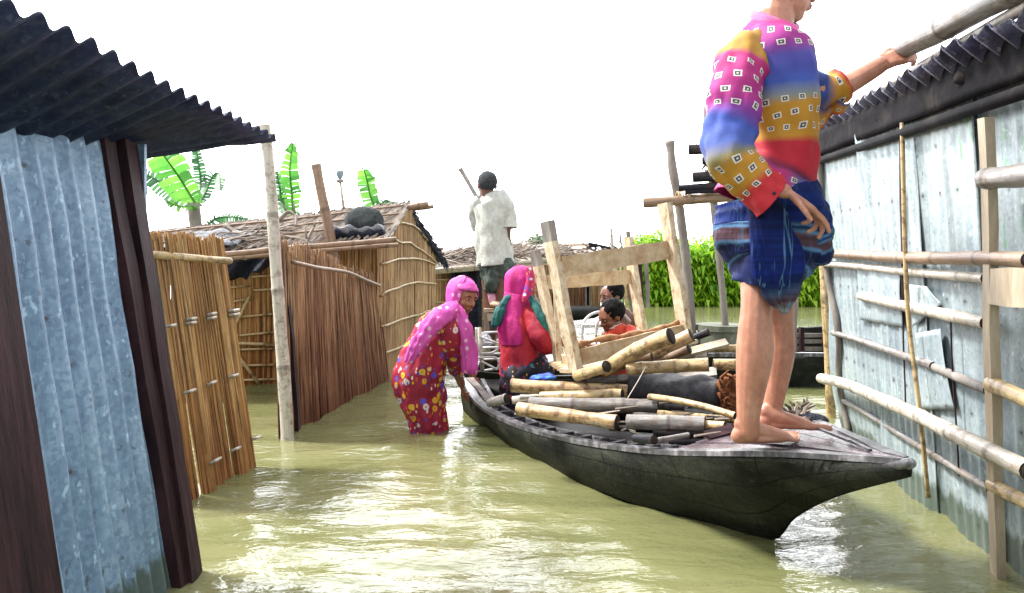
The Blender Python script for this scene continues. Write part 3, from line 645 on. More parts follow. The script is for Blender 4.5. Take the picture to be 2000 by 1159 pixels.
mb = MB(); reeds(mb, lambda s: P(lerp(1056, 1172, s), 606, 12.95), lambda s: P(lerp(1056, 1172, s), 505, 12.95), 90, .012, zj=0, lay=2, off=Vector((0, .02, 0))); mb.build('wall', M['reed_tan'], h3)
mb = MB(); mb.box(P(1110, 607, 12.9), (.62, 0, 0), (0, .4, 0), (0, 0, .05)); mb.build('platform', M['concrete'], h3)
for x in (1058, 1099, 1147, 1150):
    mb = MB(); mb.beam(P(x, 618, 12.6), P(x-1, 508, 12.6), .06, .05, (0, 1, 0)); mb.build('house_post', M['wood_grey'], h3)
bt = MB()
sec = [(1050, 612, .0), (1085, 614, .3), (1130, 610, .32), (1170, 602, .0)]
bt = MB(); bt.tube([P(1020, 624, 11.4), P(1050, 618, 11.5), P(1100, 613, 11.6), P(1150, 610, 11.8), P(1190, 604, 12.)], [(.02, .05), (.10, .28), (.12, .34), (.10, .28), (.03, .05)], 12, ref=(0, 0, 1)); tag(bt.build('small_boat', M['hull'], None, True), 'small black boat moored in front of the far thatched house', 'boat')
# shed frame with posts, far middle
h4 = thing('stick_shelter', 'open shelter of sticks and posts between the thatched house and the green field', 'shelter', P(1200, 620, 12.5))
for x, y0, y1, r, m in ((1213, 420, 625, .02, 'wood_grey'), (1230, 452, 640, .05, 'wood_grey'), (1247, 500, 600, .09, 'wood_maroon'), (1263, 498, 600, .05, 'wood_grey'), (1184, 500, 605, .04, 'bam_tan'), (1175, 505, 600, .03, 'wood_grey'), (1205, 505, 622, .035, 'bam_tan'), (1222, 510, 622, .04, 'bam_tan')):
    mb = MB(); mb.beam(P(x+(y1-y0)*.03, y1, 12.3), P(x-2, y0, 12.3), r*1.3, r, (0, 1, 0), segs=6, wob=.02); mb.build('post', M[m], h4)
bamboo('beam', None, None, P(1150, 476, 12.2), P(1225, 492, 12.1), .022, 'bam_dark', h4)
bamboo('beam', None, None, P(1150, 482, 12.2), P(1168, 481, 12.2), .02, 'bam_dark', h4)
mb = MB()
for i in range(60):
    x = R.uniform(1150, 1235); p = P(x, R.uniform(488, 500), 12.4); mb.tube([p, p+Vector((R.uniform(-.25, .25), 0, R.uniform(-.02, .16)))], .01, 4, ru=R.random())
mb.build('roof_sticks', M['twig'], h4)
mb = MB(); reeds(mb, lambda s: P(lerp(1152, 1238, s), 585, 13), lambda s: P(lerp(1152, 1238, s), 506, 13), 46, .012, zj=.05, lay=1); mb.build('stick_wall', M['reed_brown'], h4)
bamboo('bamboo_post', 'thin pale stake standing left of the far shelter', 'post', P(1203, 560, 11.8), P(1193, 446, 11.8), .022, 'bam_pale')
# pale bush behind
tr = thing('bush', 'faint grey-green bush top showing over the far roofs', 'bush', P(1050, 520, 19))
mb = MB(); mb.tube([P(1050, 530, 19), P(1050, 478, 19)], .03, 6); mb.build('stem', M['wood_grey'], tr)
mb = MB()
for i in range(500):
    p = P(1050+R.gauss(0, 10), 474+R.gauss(0, 7), 19+R.uniform(-.4, .4)); d = Vector((R.uniform(-1, 1), R.uniform(-1, 1), R.uniform(-1, 1))).normalized()*.05; e = d.orthogonal()*.5
    mb.add([p-d, p+e, p+d, p-e], [(0, 1, 2, 3)])
mb.build('foliage', M['far_leaf'], tr)

# ------------------------------------------------------------------ jute field
mb = MB()
def jute(x, y, h):
    ph = R.uniform(0, 6); lean = Vector((R.uniform(-.06, .06), R.uniform(-.06, .06), 1))*h
    b = Vector((x, y, .0)); mb.tube([b, b+lean*.5, b+lean], [.010, .008, .003], 3)
    for k in range(int(17*h)):
        f = lerp(.06, 1.0, ((k+R.random())/(17*h))**.8); a = ph+k*2.4; l = R.uniform(.12, .26); w = l*.17; c = b+lean*f
        d = Vector((math.cos(a), math.sin(a), R.uniform(-.3, .5))).normalized(); s_ = d.cross(Vector((0, 0, 1))).normalized()*w
        m_ = c+d*l*.5; e = c+d*l+Vector((0, 0, -l*R.uniform(.25, .8)))
        mb.add([c, m_+s_, e, m_-s_], [(0, 1, 2, 3)])
for i in range(2400):
    y = 16.3+(R.random()**2.2)*7; x = R.uniform(.155, .47)*y+R.uniform(-.2, .2); h = 1.36*(1+.22*noise.noise(Vector((x*.9, y*.5, 0))))*R.uniform(.62, 1.16)
    if y < 17 and x < 3.0: h *= .9
    jute(x, y, h)
tag(mb.build('jute_plants', M['jute']), 'bright green field of jute plants standing in water', 'crop', kind='stuff')
# ------------------------------------------------------------------ right tin hut
def lean(Y): return .05+.06*min(1, max(0, (Y-2.5)/2.1))
def WR(Y, z, o=0.0): return Vector((1.28+.153*Y-z*lean(Y)+o, Y, z))
def onR(px, py, o=-.02):
    Y = 3.0
    for _ in range(60):
        z = H+(HY-py)/F*Y; Y = lerp(Y, (1.28-z*lean(Y)+o)/((px-1000)/F-.153), .5)
    return Vector(((px-1000)/F*Y, Y, H+(HY-py)/F*Y))
rh = thing('tin_hut', 'pale corrugated tin hut braced with bamboo rails on the right', 'hut', (1.9, 3.2, 0))
nR = Vector((-1, .15, -.08)).normalized()
def rsheet(Y0, Y1, o, top=1.66, bot=-.25, notch=None):
    mb = MB(); L = Y1-Y0; nu = int(L/(.0125 if L < 3 else .019)); nv = 60
    for j in range(nv+1):
        for i in range(nu+1):
            a = Y0+L*i/nu; z = lerp(bot, top, j/nv)
            p = WR(a, z, o); e = .0038*math.sin(a*2*PI/.076)+.012*noise.noise(Vector((a*1.6, z*1.3, o*50)))+.004*noise.noise(Vector((a*6, z*5, o*50)))
            if notch: e += notch(a, z)
            mb.v.append(p+nR*e)
    fs = [(j*(nu+1)+i, j*(nu+1)+i+1, (j+1)*(nu+1)+i+1, (j+1)*(nu+1)+i) for j in range(nv) for i in range(nu)]
    mb.f = fs; mb.uv = [[(0, 0)]*4]*len(fs); mb.mi = [0]*len(fs)
    return mb
for k, (y0, y1, o) in enumerate(((3.66, 4.62, 0), (3.13, 3.72, -.014), (2.66, 3.2, 0), (-2.0, 2.69, .03))):
    cu = (lambda a, z, y1=y1, k=k: .03*max(0, 1-(y1-a)/.10)*max(0, math.sin(z*4.1+k)))
    rsheet(y0, y1, o, notch=cu).build('wall_sheet', M['tin_right'], rh, True, .002)
def patch(pts, o, lift):
    mb = MB(); n = 14; A, B_, C_, D_ = [onR(*p, o) for p in pts]
    mb.grid(lambda u, v: lerp(lerp(A, B_, u), lerp(D_, C_, u), v)+nR*(lift*u*u*math.sin(v*PI)+.004*math.sin(u*20)), n, n); return mb
patch([(1788, 652), (1838, 642), (1866, 800), (1800, 800)], -.024, .006).build('torn_sheet', M['tin_right'], rh, True, .002)
patch([(1776, 556), (1812, 560), (1840, 592), (1782, 640)], -.024, .004).build('torn_sheet', M['tin_right'], rh, True, .002)
patch([(1674, 520), (1760, 530), (1768, 640), (1680, 625)], -.022, .01).build('tin_patch', M['tin_right'], rh, True, .002)
for a, b, w in (((1757, 240), (1762, 520), 3.5), ((1762, 520), (1768, 800), 2.4), ((1856, 620), (1872, 930), 2.0)):
    mb = MB(); p, q = onR(*a, -.03), onR(*b, -.03); mb.beam(p, q, .004, w*2*p.y/F, nR.cross(q-p), segs=8, wob=.006)
    mb.build('seam_strip', M['wood_maroon'], rh)
rails = [((1614, 497), (1800, 503), (2010, 509), .024, 'bam_brown', -.045, 'bam'), ((1610, 516), (1760, 528), (1926, 546), .018, 'bam_pale', -.03, ''),
         ((1682, 580), (1800, 605), (1928, 633), .023, 'bam_pale', -.03, ''), ((1627, 650), (1720, 680), (1824, 716), .017, 'bam_grey', -.03, ''),
         ((1815, 713), (1870, 737), (1932, 762), .018, 'wood_grey', -.025, ''), ((1603, 738), (1800, 822), (2010, 924), .029, 'bam_pale', -.10, ''), ((1648, 784), (1790, 870), (1934, 958), .013, 'bam_grey', -.025, '')]
for a, m_, b, r, mat_, o, _ in rails:
    p, q = onR(*a, o), onR(*b, o); mid = onR(*m_, o); bend = mid-(p+q)/2; bend = Vector((0, 0, max(-.03, min(.03, bend.z))))
    mb = bamboo_mb(p, q, r, bend=bend, taper=1.0, node=.3); mb.build('rail', [M[mat_], M['bam_in']], rh, True)
mb = MB(); mb.tube(cat([onR(1762, 240, -.05), onR(1768, 500, -.07), onR(1776, 640, -.07), onR(1796, 800, -.07), onR(1813, 972, -.05)], 6), .0095, 8, vscale=2); mb.build('cane', M['bam_tan'], rh, True)
mb = MB(); mb.tube(cat([onR(1600, 300, -.02), onR(1612, 510, -.02), onR(1636, 640, -.02), onR(1640, 740, -.02), onR(1658, 850, -.02)], 5), .020, 8, disp=lambda q, th, L: .005*noise.noise(q*20)); mb.build('corner_post', M['wood_post'], rh, True)
mb = MB(); p, q = onR(1928, 230, -.05), onR(1948, 1112, -.05); mb.beam(q+(q-p)*.1, p, .05, .03, nR, segs=14, wob=.006); mb.build('wall_post', M['wood_pale'], rh)
mb = MB(); p, q = onR(1938, 560, -.05), onR(2030, 562, -.05); mb.beam(p, q, .03, .115, Vector((0, 0, 1)), segs=4, wob=.004); mb.build('board', M['wood_pale'], rh)
for a, b, r, m_ in (((1938, 750), (2030, 792), .026, 'bam_tan'), ((1938, 948), (2030, 998), .022, 'bam_tan')):
    bamboo_mb(onR(*a, -.05), onR(*b, -.05), r).build('rail', [M[m_], M['bam_in']], rh, True)
bamboo_mb(onR(1925, 352, -.08), onR(2040, 340, -.08), .034).build('rail', [M['bam_grey'], M['bam_in']], rh, True)
mb = MB(); A_, B_, C_, D_ = onR(1602, 262, .0), onR(2010, 60, .0), onR(2010, 165, -.0), onR(1602, 306, .0)
for q in (A_, D_): q += (q-(B_ if q is A_ else C_))*0
ext = (B_-A_)*.6
mb.grid(lambda u, v: lerp(lerp(A_, B_+ext, u), lerp(D_, C_+ext, u), v)+nR*(.03+.012*noise.noise(Vector((u*9, v*3, 0)))), 30, 5); mb.build('wall_plate', M['beam_shade'], rh, True, .02)  # plate widened into a dark board standing in for the under-eave shade
for py0, py1, r in ((314, 176, .022),):
    a, b = onR(1602, py0, -.03), onR(2010, py1, -.04); mb = MB(); mb.tube([b+(b-a)*.3, b, a], r, 10, disp=lambda q, th, L: .004*noise.noise(q*12)); mb.build('wall_plate', M['beam_shade'], rh, True)
mb = MB(); mb.box((3.3, 4.62, .7), (1.35, .22, 0), (0, .006, 0), (0, 0, .95)); mb.build('back_wall', M['tin_right'], rh)
def roofR(a, b):
    Y = -2.1+a; xe = 1.716-.133*(4.4-Y); z = 1.80-.0175*(4.4-Y)-(.75*b if b < .26 else .195+.12*(b-.26))
    z += .015*noise.noise(Vector((Y*2.1, b, 0)))
    return Vector((xe+b, Y, z)), Vector((.3, 0, 1)).normalized()
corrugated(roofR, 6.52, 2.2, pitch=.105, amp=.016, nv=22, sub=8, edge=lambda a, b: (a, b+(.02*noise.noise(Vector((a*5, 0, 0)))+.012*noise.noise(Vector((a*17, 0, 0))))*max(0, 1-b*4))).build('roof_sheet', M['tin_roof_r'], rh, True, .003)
for k in range(5):
    Y = 4.25-.8*k; p, _n = roofR(Y+2.1, .05); q, _n = roofR(Y+2.1, 1.0); mb = MB(); mb.tube([p-Vector((0, 0, .05)), q-Vector((0, 0, .05))], .022, 8); mb.build('rafter', M['beam_shade'], rh, True)
p, q = roofR(6.48, .04)[0]+Vector((0, 0, .035)), roofR(2.5, .04)[0]+Vector((0, 0, .035))
mb = MB(); mb.tube([p+Vector((0, 0, .012)), q+Vector((0, 0, .012))], .019, 8, vscale=2); mb.build('roof_lath', M['bam_pale'], rh, True)
bamboo('bamboo_pole', 'thick weathered bamboo pole lying along the edge of the right tin roof', 'pole', P(1752, 100, 3.03), P(1985, -30, 2.05)+Vector((0, -.9, -.01)), .043, 'bam_grey', node=.5)
bamboo('bamboo_post', 'beige post behind the far corner of the pale tin hut', 'post', P(1626, 800, 5.1)-Vector((0, 0, .2)), P(1606, 470, 5.1), .03, 'bam_tan', node=.6)

# ------------------------------------------------------------------ main boat
T = S(1775, 905, .48); st = P(1498, 1043, 2.94); st.z = -.02
ctl = [(T, T-Vector((0, 0, .03)), T-Vector((0, 0, .03)), T+Vector((.004, .004, 0))),
       (S(1650, 897, .435), P(1636, 964, 2.48), P(1636, 964, 2.48)+Vector((.01, .01, 0)), S(1722, 880, .45)),
       (S(1540, 890, .41), P(1552, 1007, 2.72), P(1552, 1007, 2.72)+Vector((.01, .03, 0)), S(1650, 848, .42)),
       (S(1430, 888, .39), st, st+Vector((.0, .08, 0)), S(1582, 822, .40)),
       (S(1300, 886, .30), W(1390, 1022), Vector((1.12, 3.45, 0)), Vector((1.25, 3.5, .33))),
       (S(1200, 876, .235), W(1250, 983), Vector((1.10, 3.95, 0)), Vector((1.27, 4.0, .25))),
       (S(1100, 859, .195), W(1110, 930), Vector((1.05, 4.4, 0)), Vector((1.22, 4.45, .2))),
       (S(1000, 829, .15), W(1005, 872), Vector((.95, 4.8, 0)), Vector((1.08, 4.85, .16))),
       (S(932, 790, .135), W(936, 826), Vector((.82, 5.1, 0)), Vector((.92, 5.15, .15))),
       (S(905, 742, .20), W(906, 800), Vector((.62, 5.35, 0)), Vector((.7, 5.4, .2)))]
flat = cat([tuple(g)+tuple(a)+tuple(b)+tuple(h) for g, a, b, h in ctl], 6)
sec = []
for row in flat:
    g, a, b, h = (Vector(row[i:i+3]) for i in (0, 3, 6, 9)); bz = Vector((0, 0, -.18 if a.z < .02 else -.0))
    c1 = lerp(g, a, .5)+(g-h).normalized()*.015 if (g-h).length > .02 else lerp(g, a, .5)
    sec.append([g, c1, a, (a+b)/2+bz, b, lerp(b, h, .5), h])
boat = thing('country_boat', 'long black tarred wooden boat carrying bamboo, its bow pointing right', 'boat', (.6, 3.8, 0))
mb = MB(); n = len(sec); ns = len(sec[0])
for s_ in sec: mb.v += s_
fs = [(i*ns+k, (i+1)*ns+k, (i+1)*ns+k+1, i*ns+k+1) for i in range(n-1) for k in range(ns-1)]
fs.append(tuple((n-1)*ns+k for k in range(ns)))
mb.f = fs; mb.uv = [[(i/n, k/(ns-1)), ((i+1)/n, k/(ns-1)), ((i+1)/n, (k+1)/(ns-1)), (i/n, (k+1)/(ns-1))] for i in range(n-1) for k in range(ns-1)]+[[(0, 0)]*ns]; mb.mi = [0]*len(fs)
mb.build('hull', M['planks'], boat, True, .02)
G = [s_[0] for s_ in sec]; Hh = [s_[-1] for s_ in sec]
def inw(i, d): v = (Hh[i]-G[i]); v.z = 0; return v.normalized()*min(d, v.length*.45) if v.length > .01 else Vector((0, 0, 0))
def strip(i0, i1, d0, d1, z, side=0, hgt=.02):
    mb = MB(); q = []
    for i in range(i0, i1):
        A = G[i]+inw(i, abs(d0))*(1 if d0 >= 0 else -1); B_ = G[i]+inw(i, d1)
        if side: A = Hh[i]-inw(i, abs(d0))*(1 if d0 >= 0 else -1); B_ = Hh[i]-inw(i, d1)
        wob = .003*noise.noise(A*8)
        q.append([A+Vector((0, 0, z+wob)), B_+Vector((0, 0, z+wob)), B_+Vector((0, 0, z-hgt)), A+Vector((0, 0, z-hgt))])
    for r_ in q: mb.v += r_
    for i in range(len(q)-1):
        for k in range(4): mb.f.append((i*4+k, i*4+(k+1) % 4, i*4+4+(k+1) % 4, i*4+4+k))
    m_ = (len(q)-1)*4; mb.f += [(3, 2, 1, 0), (m_, m_+1, m_+2, m_+3)]; mb.uv = [[(0, 0)]*4]*len(mb.f); mb.mi = [0]*len(mb.f)
    return mb
strip(1, n, -.012, .045, .014, 0, .018).build('gunwale', M['gunwale'], boat)
strip(1, n, -.012, .035, .014, 1, .018).build('gunwale', M['gunwale'], boat)
strip(24, n, .12, .145, .008, 0, .03).build('inner_rail', M['gunwale'], boat)
V = Vector
for i in range(25, n-2, 2):
    mb = MB(); a = G[i]+inw(i, .045)+V((0, 0, .006)); b = G[i]+inw(i, .122)+V((0, 0, .006)); mb.beam(a, b, .02, .018); mb.build('cleat', M['gunwale'], boat)
# inside skin and floor
mb = MB(); rows = []
for i in range(14, n):
    s_ = sec[i]; rows.append([s_[0]+inw(i, .02), lerp(s_[0], s_[2], .9)+inw(i, .05)+Vector((0, 0, .05)), s_[3]+Vector((0, 0, .055-s_[3].z)), lerp(s_[6], s_[4], .9)-inw(i, .05)+Vector((0, 0, .05)), s_[6]-inw(i, .02)])
for r_ in rows: mb.v += r_
mb.f = [(i*5+k, i*5+k+1, (i+1)*5+k+1, (i+1)*5+k) for i in range(len(rows)-1) for k in range(4)]; mb.uv = [[(0, 0)]*4]*len(mb.f); mb.mi = [0]*len(mb.f)
mb.build('lining', M['boat_in'], boat)
for i in range(28, n, 4):
    s_ = sec[i]; q = cat([s_[0]+inw(i, .035), lerp(s_[0], s_[2], .8)+inw(i, .06), s_[3]+Vector((0, 0, .18)), lerp(s_[6], s_[4], .8)-inw(i, .06), s_[6]-inw(i, .035)], 4)
    mb = MB(); mb.tube(q, .02, 4, phase=PI/4); mb.build('rib', M['gunwale'], boat)
# bow deck of planks running along the boat
npl = 5; iend = 25
for k in range(npl):
    mb = MB(); q = []
    for i in range(1, iend):
        a, b = k/npl+.005, (k+1)/npl-.005; z = .006+.0015*(k % 2)
        A, B_ = lerp(G[i]+inw(i, .02), Hh[i]-inw(i, .02), a), lerp(G[i]+inw(i, .02), Hh[i]-inw(i, .02), b); cz = Vector((0, 0, z+.006*math.sin((k+.5)/npl*PI)))
        q.append([A+cz, B_+cz, B_+cz-Vector((0, 0, .02)), A+cz-Vector((0, 0, .02))])
    for r_ in q: mb.v += r_
    for i in range(len(q)-1):
        for j in range(4): mb.f.append((i*4+j, i*4+(j+1) % 4, i*4+4+(j+1) % 4, i*4+4+j))
    m_ = (len(q)-1)*4; mb.f += [(3, 2, 1, 0), (m_, m_+1, m_+2, m_+3)]; mb.uv = [[(0, 0)]*4]*len(mb.f); mb.mi = [0]*len(mb.f)
    mb.build('deck_plank', M['deck'], boat)
d = (T-(G[6]+Hh[6])/2).normalized(); mb = MB(); mb.blob([T-d*.16+Vector((0, 0, -.012)), T-d*.05+Vector((0, 0, -.012)), T+d*.005], [(.020, .045), (.020, .03), (.016, .018)], 12, ref=(0, 0, 1)); mb.build('bow_cap', M['gunwale'], boat, True)
for px0, py0, px1, py1 in ((1655, 858, 1700, 880), (1600, 838, 1660, 862)):
    mb = MB(); mb.beam(S(px0, py0, .455), S(px1, py1, .468), .012, .008); mb.build('deck_strip', M['gunwale'], boat)

# ------------------------------------------------------------------ the load of bamboo, logs and debris
cargo = [((1000, 752, 4.15), (1228, 765, 3.95), 13.5, 'bam_rot', 'thick brown-stained bamboo length at the top left of the boat load'),
 ((1058, 774, 4.0), (1216, 771, 3.8), 10.5, 'bam_tan', 'short tan bamboo length directly under the brown-stained one'),
 ((1035, 788, 3.8), (1285, 794, 3.62), 14, 'bam_grey', 'long grey bamboo with a wide dark open end in the middle of the load'),
 ((1012, 798, 3.75), (1205, 826, 3.5), 13, 'bam_rot', 'peeling whitish bamboo with a broken end lying above the gunwale'),
 ((1225, 824, 3.38), (1378, 829, 3.25), 15, 'bam_grey', 'grey bamboo stump with a rotten orange open end near the bare feet'),
 ((1268, 776, 3.6), (1436, 812, 3.25), 6.5, 'bam_tan', 'thin yellow bent bamboo stick lying across the dark log'),
 ((1285, 808, 3.55), (1438, 820, 3.4), 6.5, 'bam_tan', 'thin yellow stick between the grey stump and the bent stick'),
 ((1345, 828, 3.3), (1416, 833, 3.2), 9, 'bam_tan', 'small tan bamboo offcut with an open end behind the grey stump'),
 ((1128, 733, 3.9), (1186, 716, 3.72), 11, 'bam_tan', 'short bamboo with its round open end facing the camera'),
 ((1180, 722, 3.95), (1309, 659, 3.7), 15, 'bam_tan', 'thick yellow bamboo sloping up to a wide dark open end below the table'),
 ((1225, 714, 4.15), (1349, 655, 4.0), 13, 'bam_rot', 'brownish bamboo sloping up beside the thick yellow one'),
 ((1180, 729, 4.0), (1273, 697, 3.9), 10, 'bam_brown', 'brown bamboo with open end under the sloping yellow bamboo'),
 ((1270, 712, 4.3), (1345, 682, 4.15), 9, 'bam_brown', 'small brown bamboo poking out between the sloping bamboos and the legs'),
 ((1225, 722, 3.85), (1382, 712, 3.75), 12.5, 'bam_tan', 'level yellow bamboo with dark open end above the dark log'),
 ((1392, 712, 3.95), (1520, 713, 3.9), 11, 'bam_tan', 'yellow bamboo running behind the bare legs at shin height'),
 ((1370, 684, 4.4), (1520, 678, 4.3), 7, 'bam_tan', 'thin bamboo running behind the bare legs just under the concrete ring'),
 ((1275, 702, 4.4), (1382, 694, 4.3), 9, 'bam_pale', 'pale bamboo lying behind the level yellow one'),
 ((1150, 744, 4.2), (1235, 738, 4.1), 8, 'bam_grey', 'short grey bamboo in shade below the table edge'),
 ((1002, 782, 4.2), (1062, 776, 4.15), 8, 'bam_pale', 'stubby pale stick at the left end of the load'),
 ((955, 786, 4.45), (990, 779, 4.35), 9, 'bam_grey', 'grey bamboo offcut with an open end near the pushing hand'),
 ((1330, 672, 4.6), (1385, 650, 4.5), 7, 'bam_dark', 'charred stick leaning against the concrete ring'),
 ((1240, 856, 3.15), (1278, 858, 3.05), 8, 'bam_dark', 'dark stick with a pale round cut end at the gunwale'),
 ((1278, 862, 3.1), (1345, 850, 3.15), 5.5, 'bam_grey', 'small grey driftwood stick lying on the gunwale')]
for (x0, y0, Y0), (x1, y1, Y1), r, m_, lab in cargo:
    bamboo('bamboo_length', lab, 'bamboo', P(x0, y0, Y0), P(x1, y1, Y1), r*(Y0+Y1)/2/F, m_, node=R.uniform(.16, .3), taper=1.05 if x0 != 1035 else 1.0, bend=(0, 0, .012 if x0 in (1268, 1180) else 0))
for (x0, y0, Y0_), (x1, y1, Y1_), w_, m_, lab in (((1040, 762, 4.3), (1230, 742, 4.15), .06, 'wood_post', 'thin grey board lying behind the brown-stained bamboo'), ((1255, 742, 4.0), (1400, 728, 3.9), .07, 'wood_grey', 'grey board lying between the dark log and the level yellow bamboo'),
        ((1300, 700, 4.3), (1420, 668, 4.3), .06, 'wood_pale', 'pale short board leaning under the ring behind the load'),
        ((1380, 850, 3.1), (1432, 835, 3.15), .05, 'wood_maroon', 'short dark board beside the heel of the youth')):
    mb = MB(); mb.beam(P(x0, y0, Y0_), P(x1, y1, Y1_), w_, .016, (0, -.5, 1), segs=8, wob=.008); tag(mb.build('board', M[m_]), lab, 'board')
mb = MB()
for i in range(60):
    f = R.random(); p = lerp(Vector((.08, 4.25, .30)), Vector((.95, 3.15, .36)), f)+Vector((R.gauss(0, .10), R.gauss(0, .12), R.uniform(-.08, .02))); a = R.uniform(-.6, .6); l = R.uniform(.05, .16)
    mb.tube([p, p+Vector((math.cos(a)*l, math.sin(a)*l, R.uniform(-.02, .03)))], [.006, .003], 4, ru=R.random())
tag(mb.build('wood_scraps', M['twig']), 'splinters and twigs scattered between the bamboos in the boat', 'scraps', kind='stuff')
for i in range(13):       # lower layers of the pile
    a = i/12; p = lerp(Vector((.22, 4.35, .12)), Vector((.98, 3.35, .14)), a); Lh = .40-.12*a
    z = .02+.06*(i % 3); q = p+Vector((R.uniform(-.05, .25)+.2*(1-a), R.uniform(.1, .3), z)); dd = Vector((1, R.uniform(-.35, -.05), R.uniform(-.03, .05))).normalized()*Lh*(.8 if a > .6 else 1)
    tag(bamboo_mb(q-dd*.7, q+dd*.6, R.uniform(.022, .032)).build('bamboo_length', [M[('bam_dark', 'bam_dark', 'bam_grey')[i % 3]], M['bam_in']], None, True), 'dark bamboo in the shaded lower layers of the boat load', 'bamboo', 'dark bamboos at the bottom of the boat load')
lg = thing('tree_log', 'big dark log with splintered orange root end under the bamboo', 'log', P(1320, 800, 3.75))
mb = MB(); mb.tube(cat([P(1235, 752, 4.0), P(1290, 757, 3.92), P(1350, 762, 3.82), P(1408, 768, 3.72)], 6), [.072+.006*math.sin(i) for i in range(19)], 20, disp=lambda q, th, L: .010*noise.noise(q*9)+.004*noise.noise(q*30)); mb.build('trunk', mott('dark_bark', [(.02, .02, .024), (.05, .05, .06), (.12, .12, .13)], (16, 16, 16), .6, bs=1), lg, True)
mb = lumpy(P(1425, 770, 3.72), (.075, .07, .085), Euler((0, .2, 0)), .55, 16)
for i in range(26):
    p = P(1425+R.uniform(-22, 22), 770+R.uniform(-38, 34), 3.66); mb.tube([p, p+Vector((R.uniform(-.03, .06), -.02, R.uniform(-.05, .05)))], [.010, .003], 5)
mb.build('root_end', mott('splintered_root', [(.05, .02, .01), (.22, .07, .02), (.42, .17, .06)], (26, 26, 26), .85, bs=1.2), lg, True)
mb = MB()
for p in ([(918, 738, 5.0), (935, 755, 4.9), (962, 790, 4.6)],):
    q = [P(*a) for a in p]; mb.beam(q[0], q[2], .05, .012, (0, 0, 1), segs=6, wob=.01)
tag(mb.build('plank', M['wood_post']), 'curved brown plank inside the far left end of the boat', 'plank')
mb = MB()
for i in range(46):
    p = S(1556+R.gauss(0, 8), 812+R.gauss(0, 3), .42); a = R.uniform(-2.6, .6); l = R.uniform(.03, .085); dq = Vector((math.cos(a), R.uniform(-.4, .4), abs(math.sin(a))*.8+.15))*l
    mb.tube([p, p+dq*.6, p+dq+Vector((R.uniform(-.02, .02), 0, -.01))], [.010, .007, .003], 5, ru=R.random())
tag(mb.build('root_clump', M['twig']), 'clump of dry twisted roots on the deck behind the toes', 'roots')
tag(lumpy(S(1596, 822, .42)+Vector((0, .04, .0)), (.06, .035, .022), Euler((0, .1, .2)), .4, 18).build('dark_rag', M['plastic_black'], None, True), 'dark wet rag at the far edge of the bow deck', 'rag')
mb = lumpy(P(1065, 737, 4.15), (.075, .05, .018), Euler((0, -.1, .2)), .5, 22); tag(mb.build('blue_cloth', mott('blue_cloth', [(.01, .02, .25), (.02, .06, .5), (.03, .3, .45)], (30, 30, 30), .7), None, True), 'crumpled bright blue cloth under the table corner on the load', 'cloth')
mb = MB(); mb.tube([P(1262, 716, 3.7), P(1246, 745, 3.66), P(1226, 778, 3.62)], .0022, 4); tag(mb.build('string', M['bam_pale']), 'thin pale string hanging over the bamboo load', 'string')

# ------------------------------------------------------------------ upside-down wooden table on the load
tb = thing('wooden_table', 'raw wood table lying upside down on the boat load, legs in the air', 'table', (.6, 4.4, .45))
bA, bB, bC, bD = P(1122, 716, 4.0), P(1340, 662, 4.40), P(1092, 702, 4.75), P(1256, 660, 5.1)
tA, tB, tC, tD = P(1070, 432, 4.0), P(1298, 397, 4.40), P(1044, 490, 4.75), P(1226, 464, 5.1)
yv = (bB-bA).normalized()
for (b, t_, w) in ((bA, tA, .080), (bB, tB, .078), (bC, tC, .066), (bD, tD, .070)):
    mb = MB(); mb.beam(b-(t_-b)*.04, lerp(b, t_, .86 if b in (bA, bC) else 1.0), w, .04, yv.cross(t_-b).cross(t_-b), segs=14, wob=.006)
    o = mb.build('leg', M['wood_muddy'], tb)
    if b in (bA, bC):
        mb = MB(); mb.beam(lerp(b, t_, .86), t_, w, .04, yv.cross(t_-b).cross(t_-b), segs=3, wob=.006); mb.build('leg_foot', M['wood_grey'], o)
def onleg(b, t_, py):
    f = .5
    for _ in range(40): q = lerp(b, t_, f); yy = HY-(q.z-H)*F/q.y; f += (yy-py)/400*.9
    return lerp(b, t_, f)
dA = (tA-bA).normalized()
a, b = onleg(bA, tA, 522)+Vector((.03, 0, 0)), onleg(bB, tB, 489)-Vector((.03, 0, 0)); mb = MB(); mb.beam(a, b, .028, .105, dA, segs=8, wob=.003); mb.build('stretcher', M['wood_raw'], tb)
a, b = onleg(bC, tC, 552)+Vector((.03, 0, 0)), onleg(bD, tD, 541)-Vector((.03, 0, 0)); mb = MB(); mb.beam(a, b, .028, .09, dA, segs=8, wob=.003); mb.build('stretcher', M['wood_raw'], tb)
nA = (bB-bA).cross(dA).normalized()
a, b = bA+dA*.04, bB+dA*.04; mb = MB(); mb.beam(a+(b-a)*.06, b, .03, .09, dA, segs=8, wob=.004); mb.build('apron', M['wood_raw'], tb)
a, b = bA+dA*.03, bC+dA*.0; mb = MB(); mb.beam(a, b, .03, .06, dA, segs=6, wob=.004); mb.build('apron', M['wood_raw'], tb)
mb = MB()
for k in range(5):
    f = (k+.5)/5; a, b = lerp(bA, bC, f*1.08-.04)-dA*.02, lerp(bB, bD, f*1.08-.04)-dA*.02; mb.beam(a-(b-a)*.05, b+(b-a)*.05, .155, .022, dA, segs=6, wob=.003)
mb.build('tabletop', M['wood_raw'], tb)
q = cat([lerp(bA, bB, f)+dA*(.095+.010*math.sin(f*7))+Vector((0, .025, 0)) for f in (.04, .25, .5, .75, .98)], 6)
mb = MB(); mb.tube(q, [.016+.006*math.sin(i*1.1) for i in range(len(q))], 8, disp=lambda q, th, L: .008*noise.noise(q*30)); mb.build('bark_edge', M['wood_bark'], tb, True)
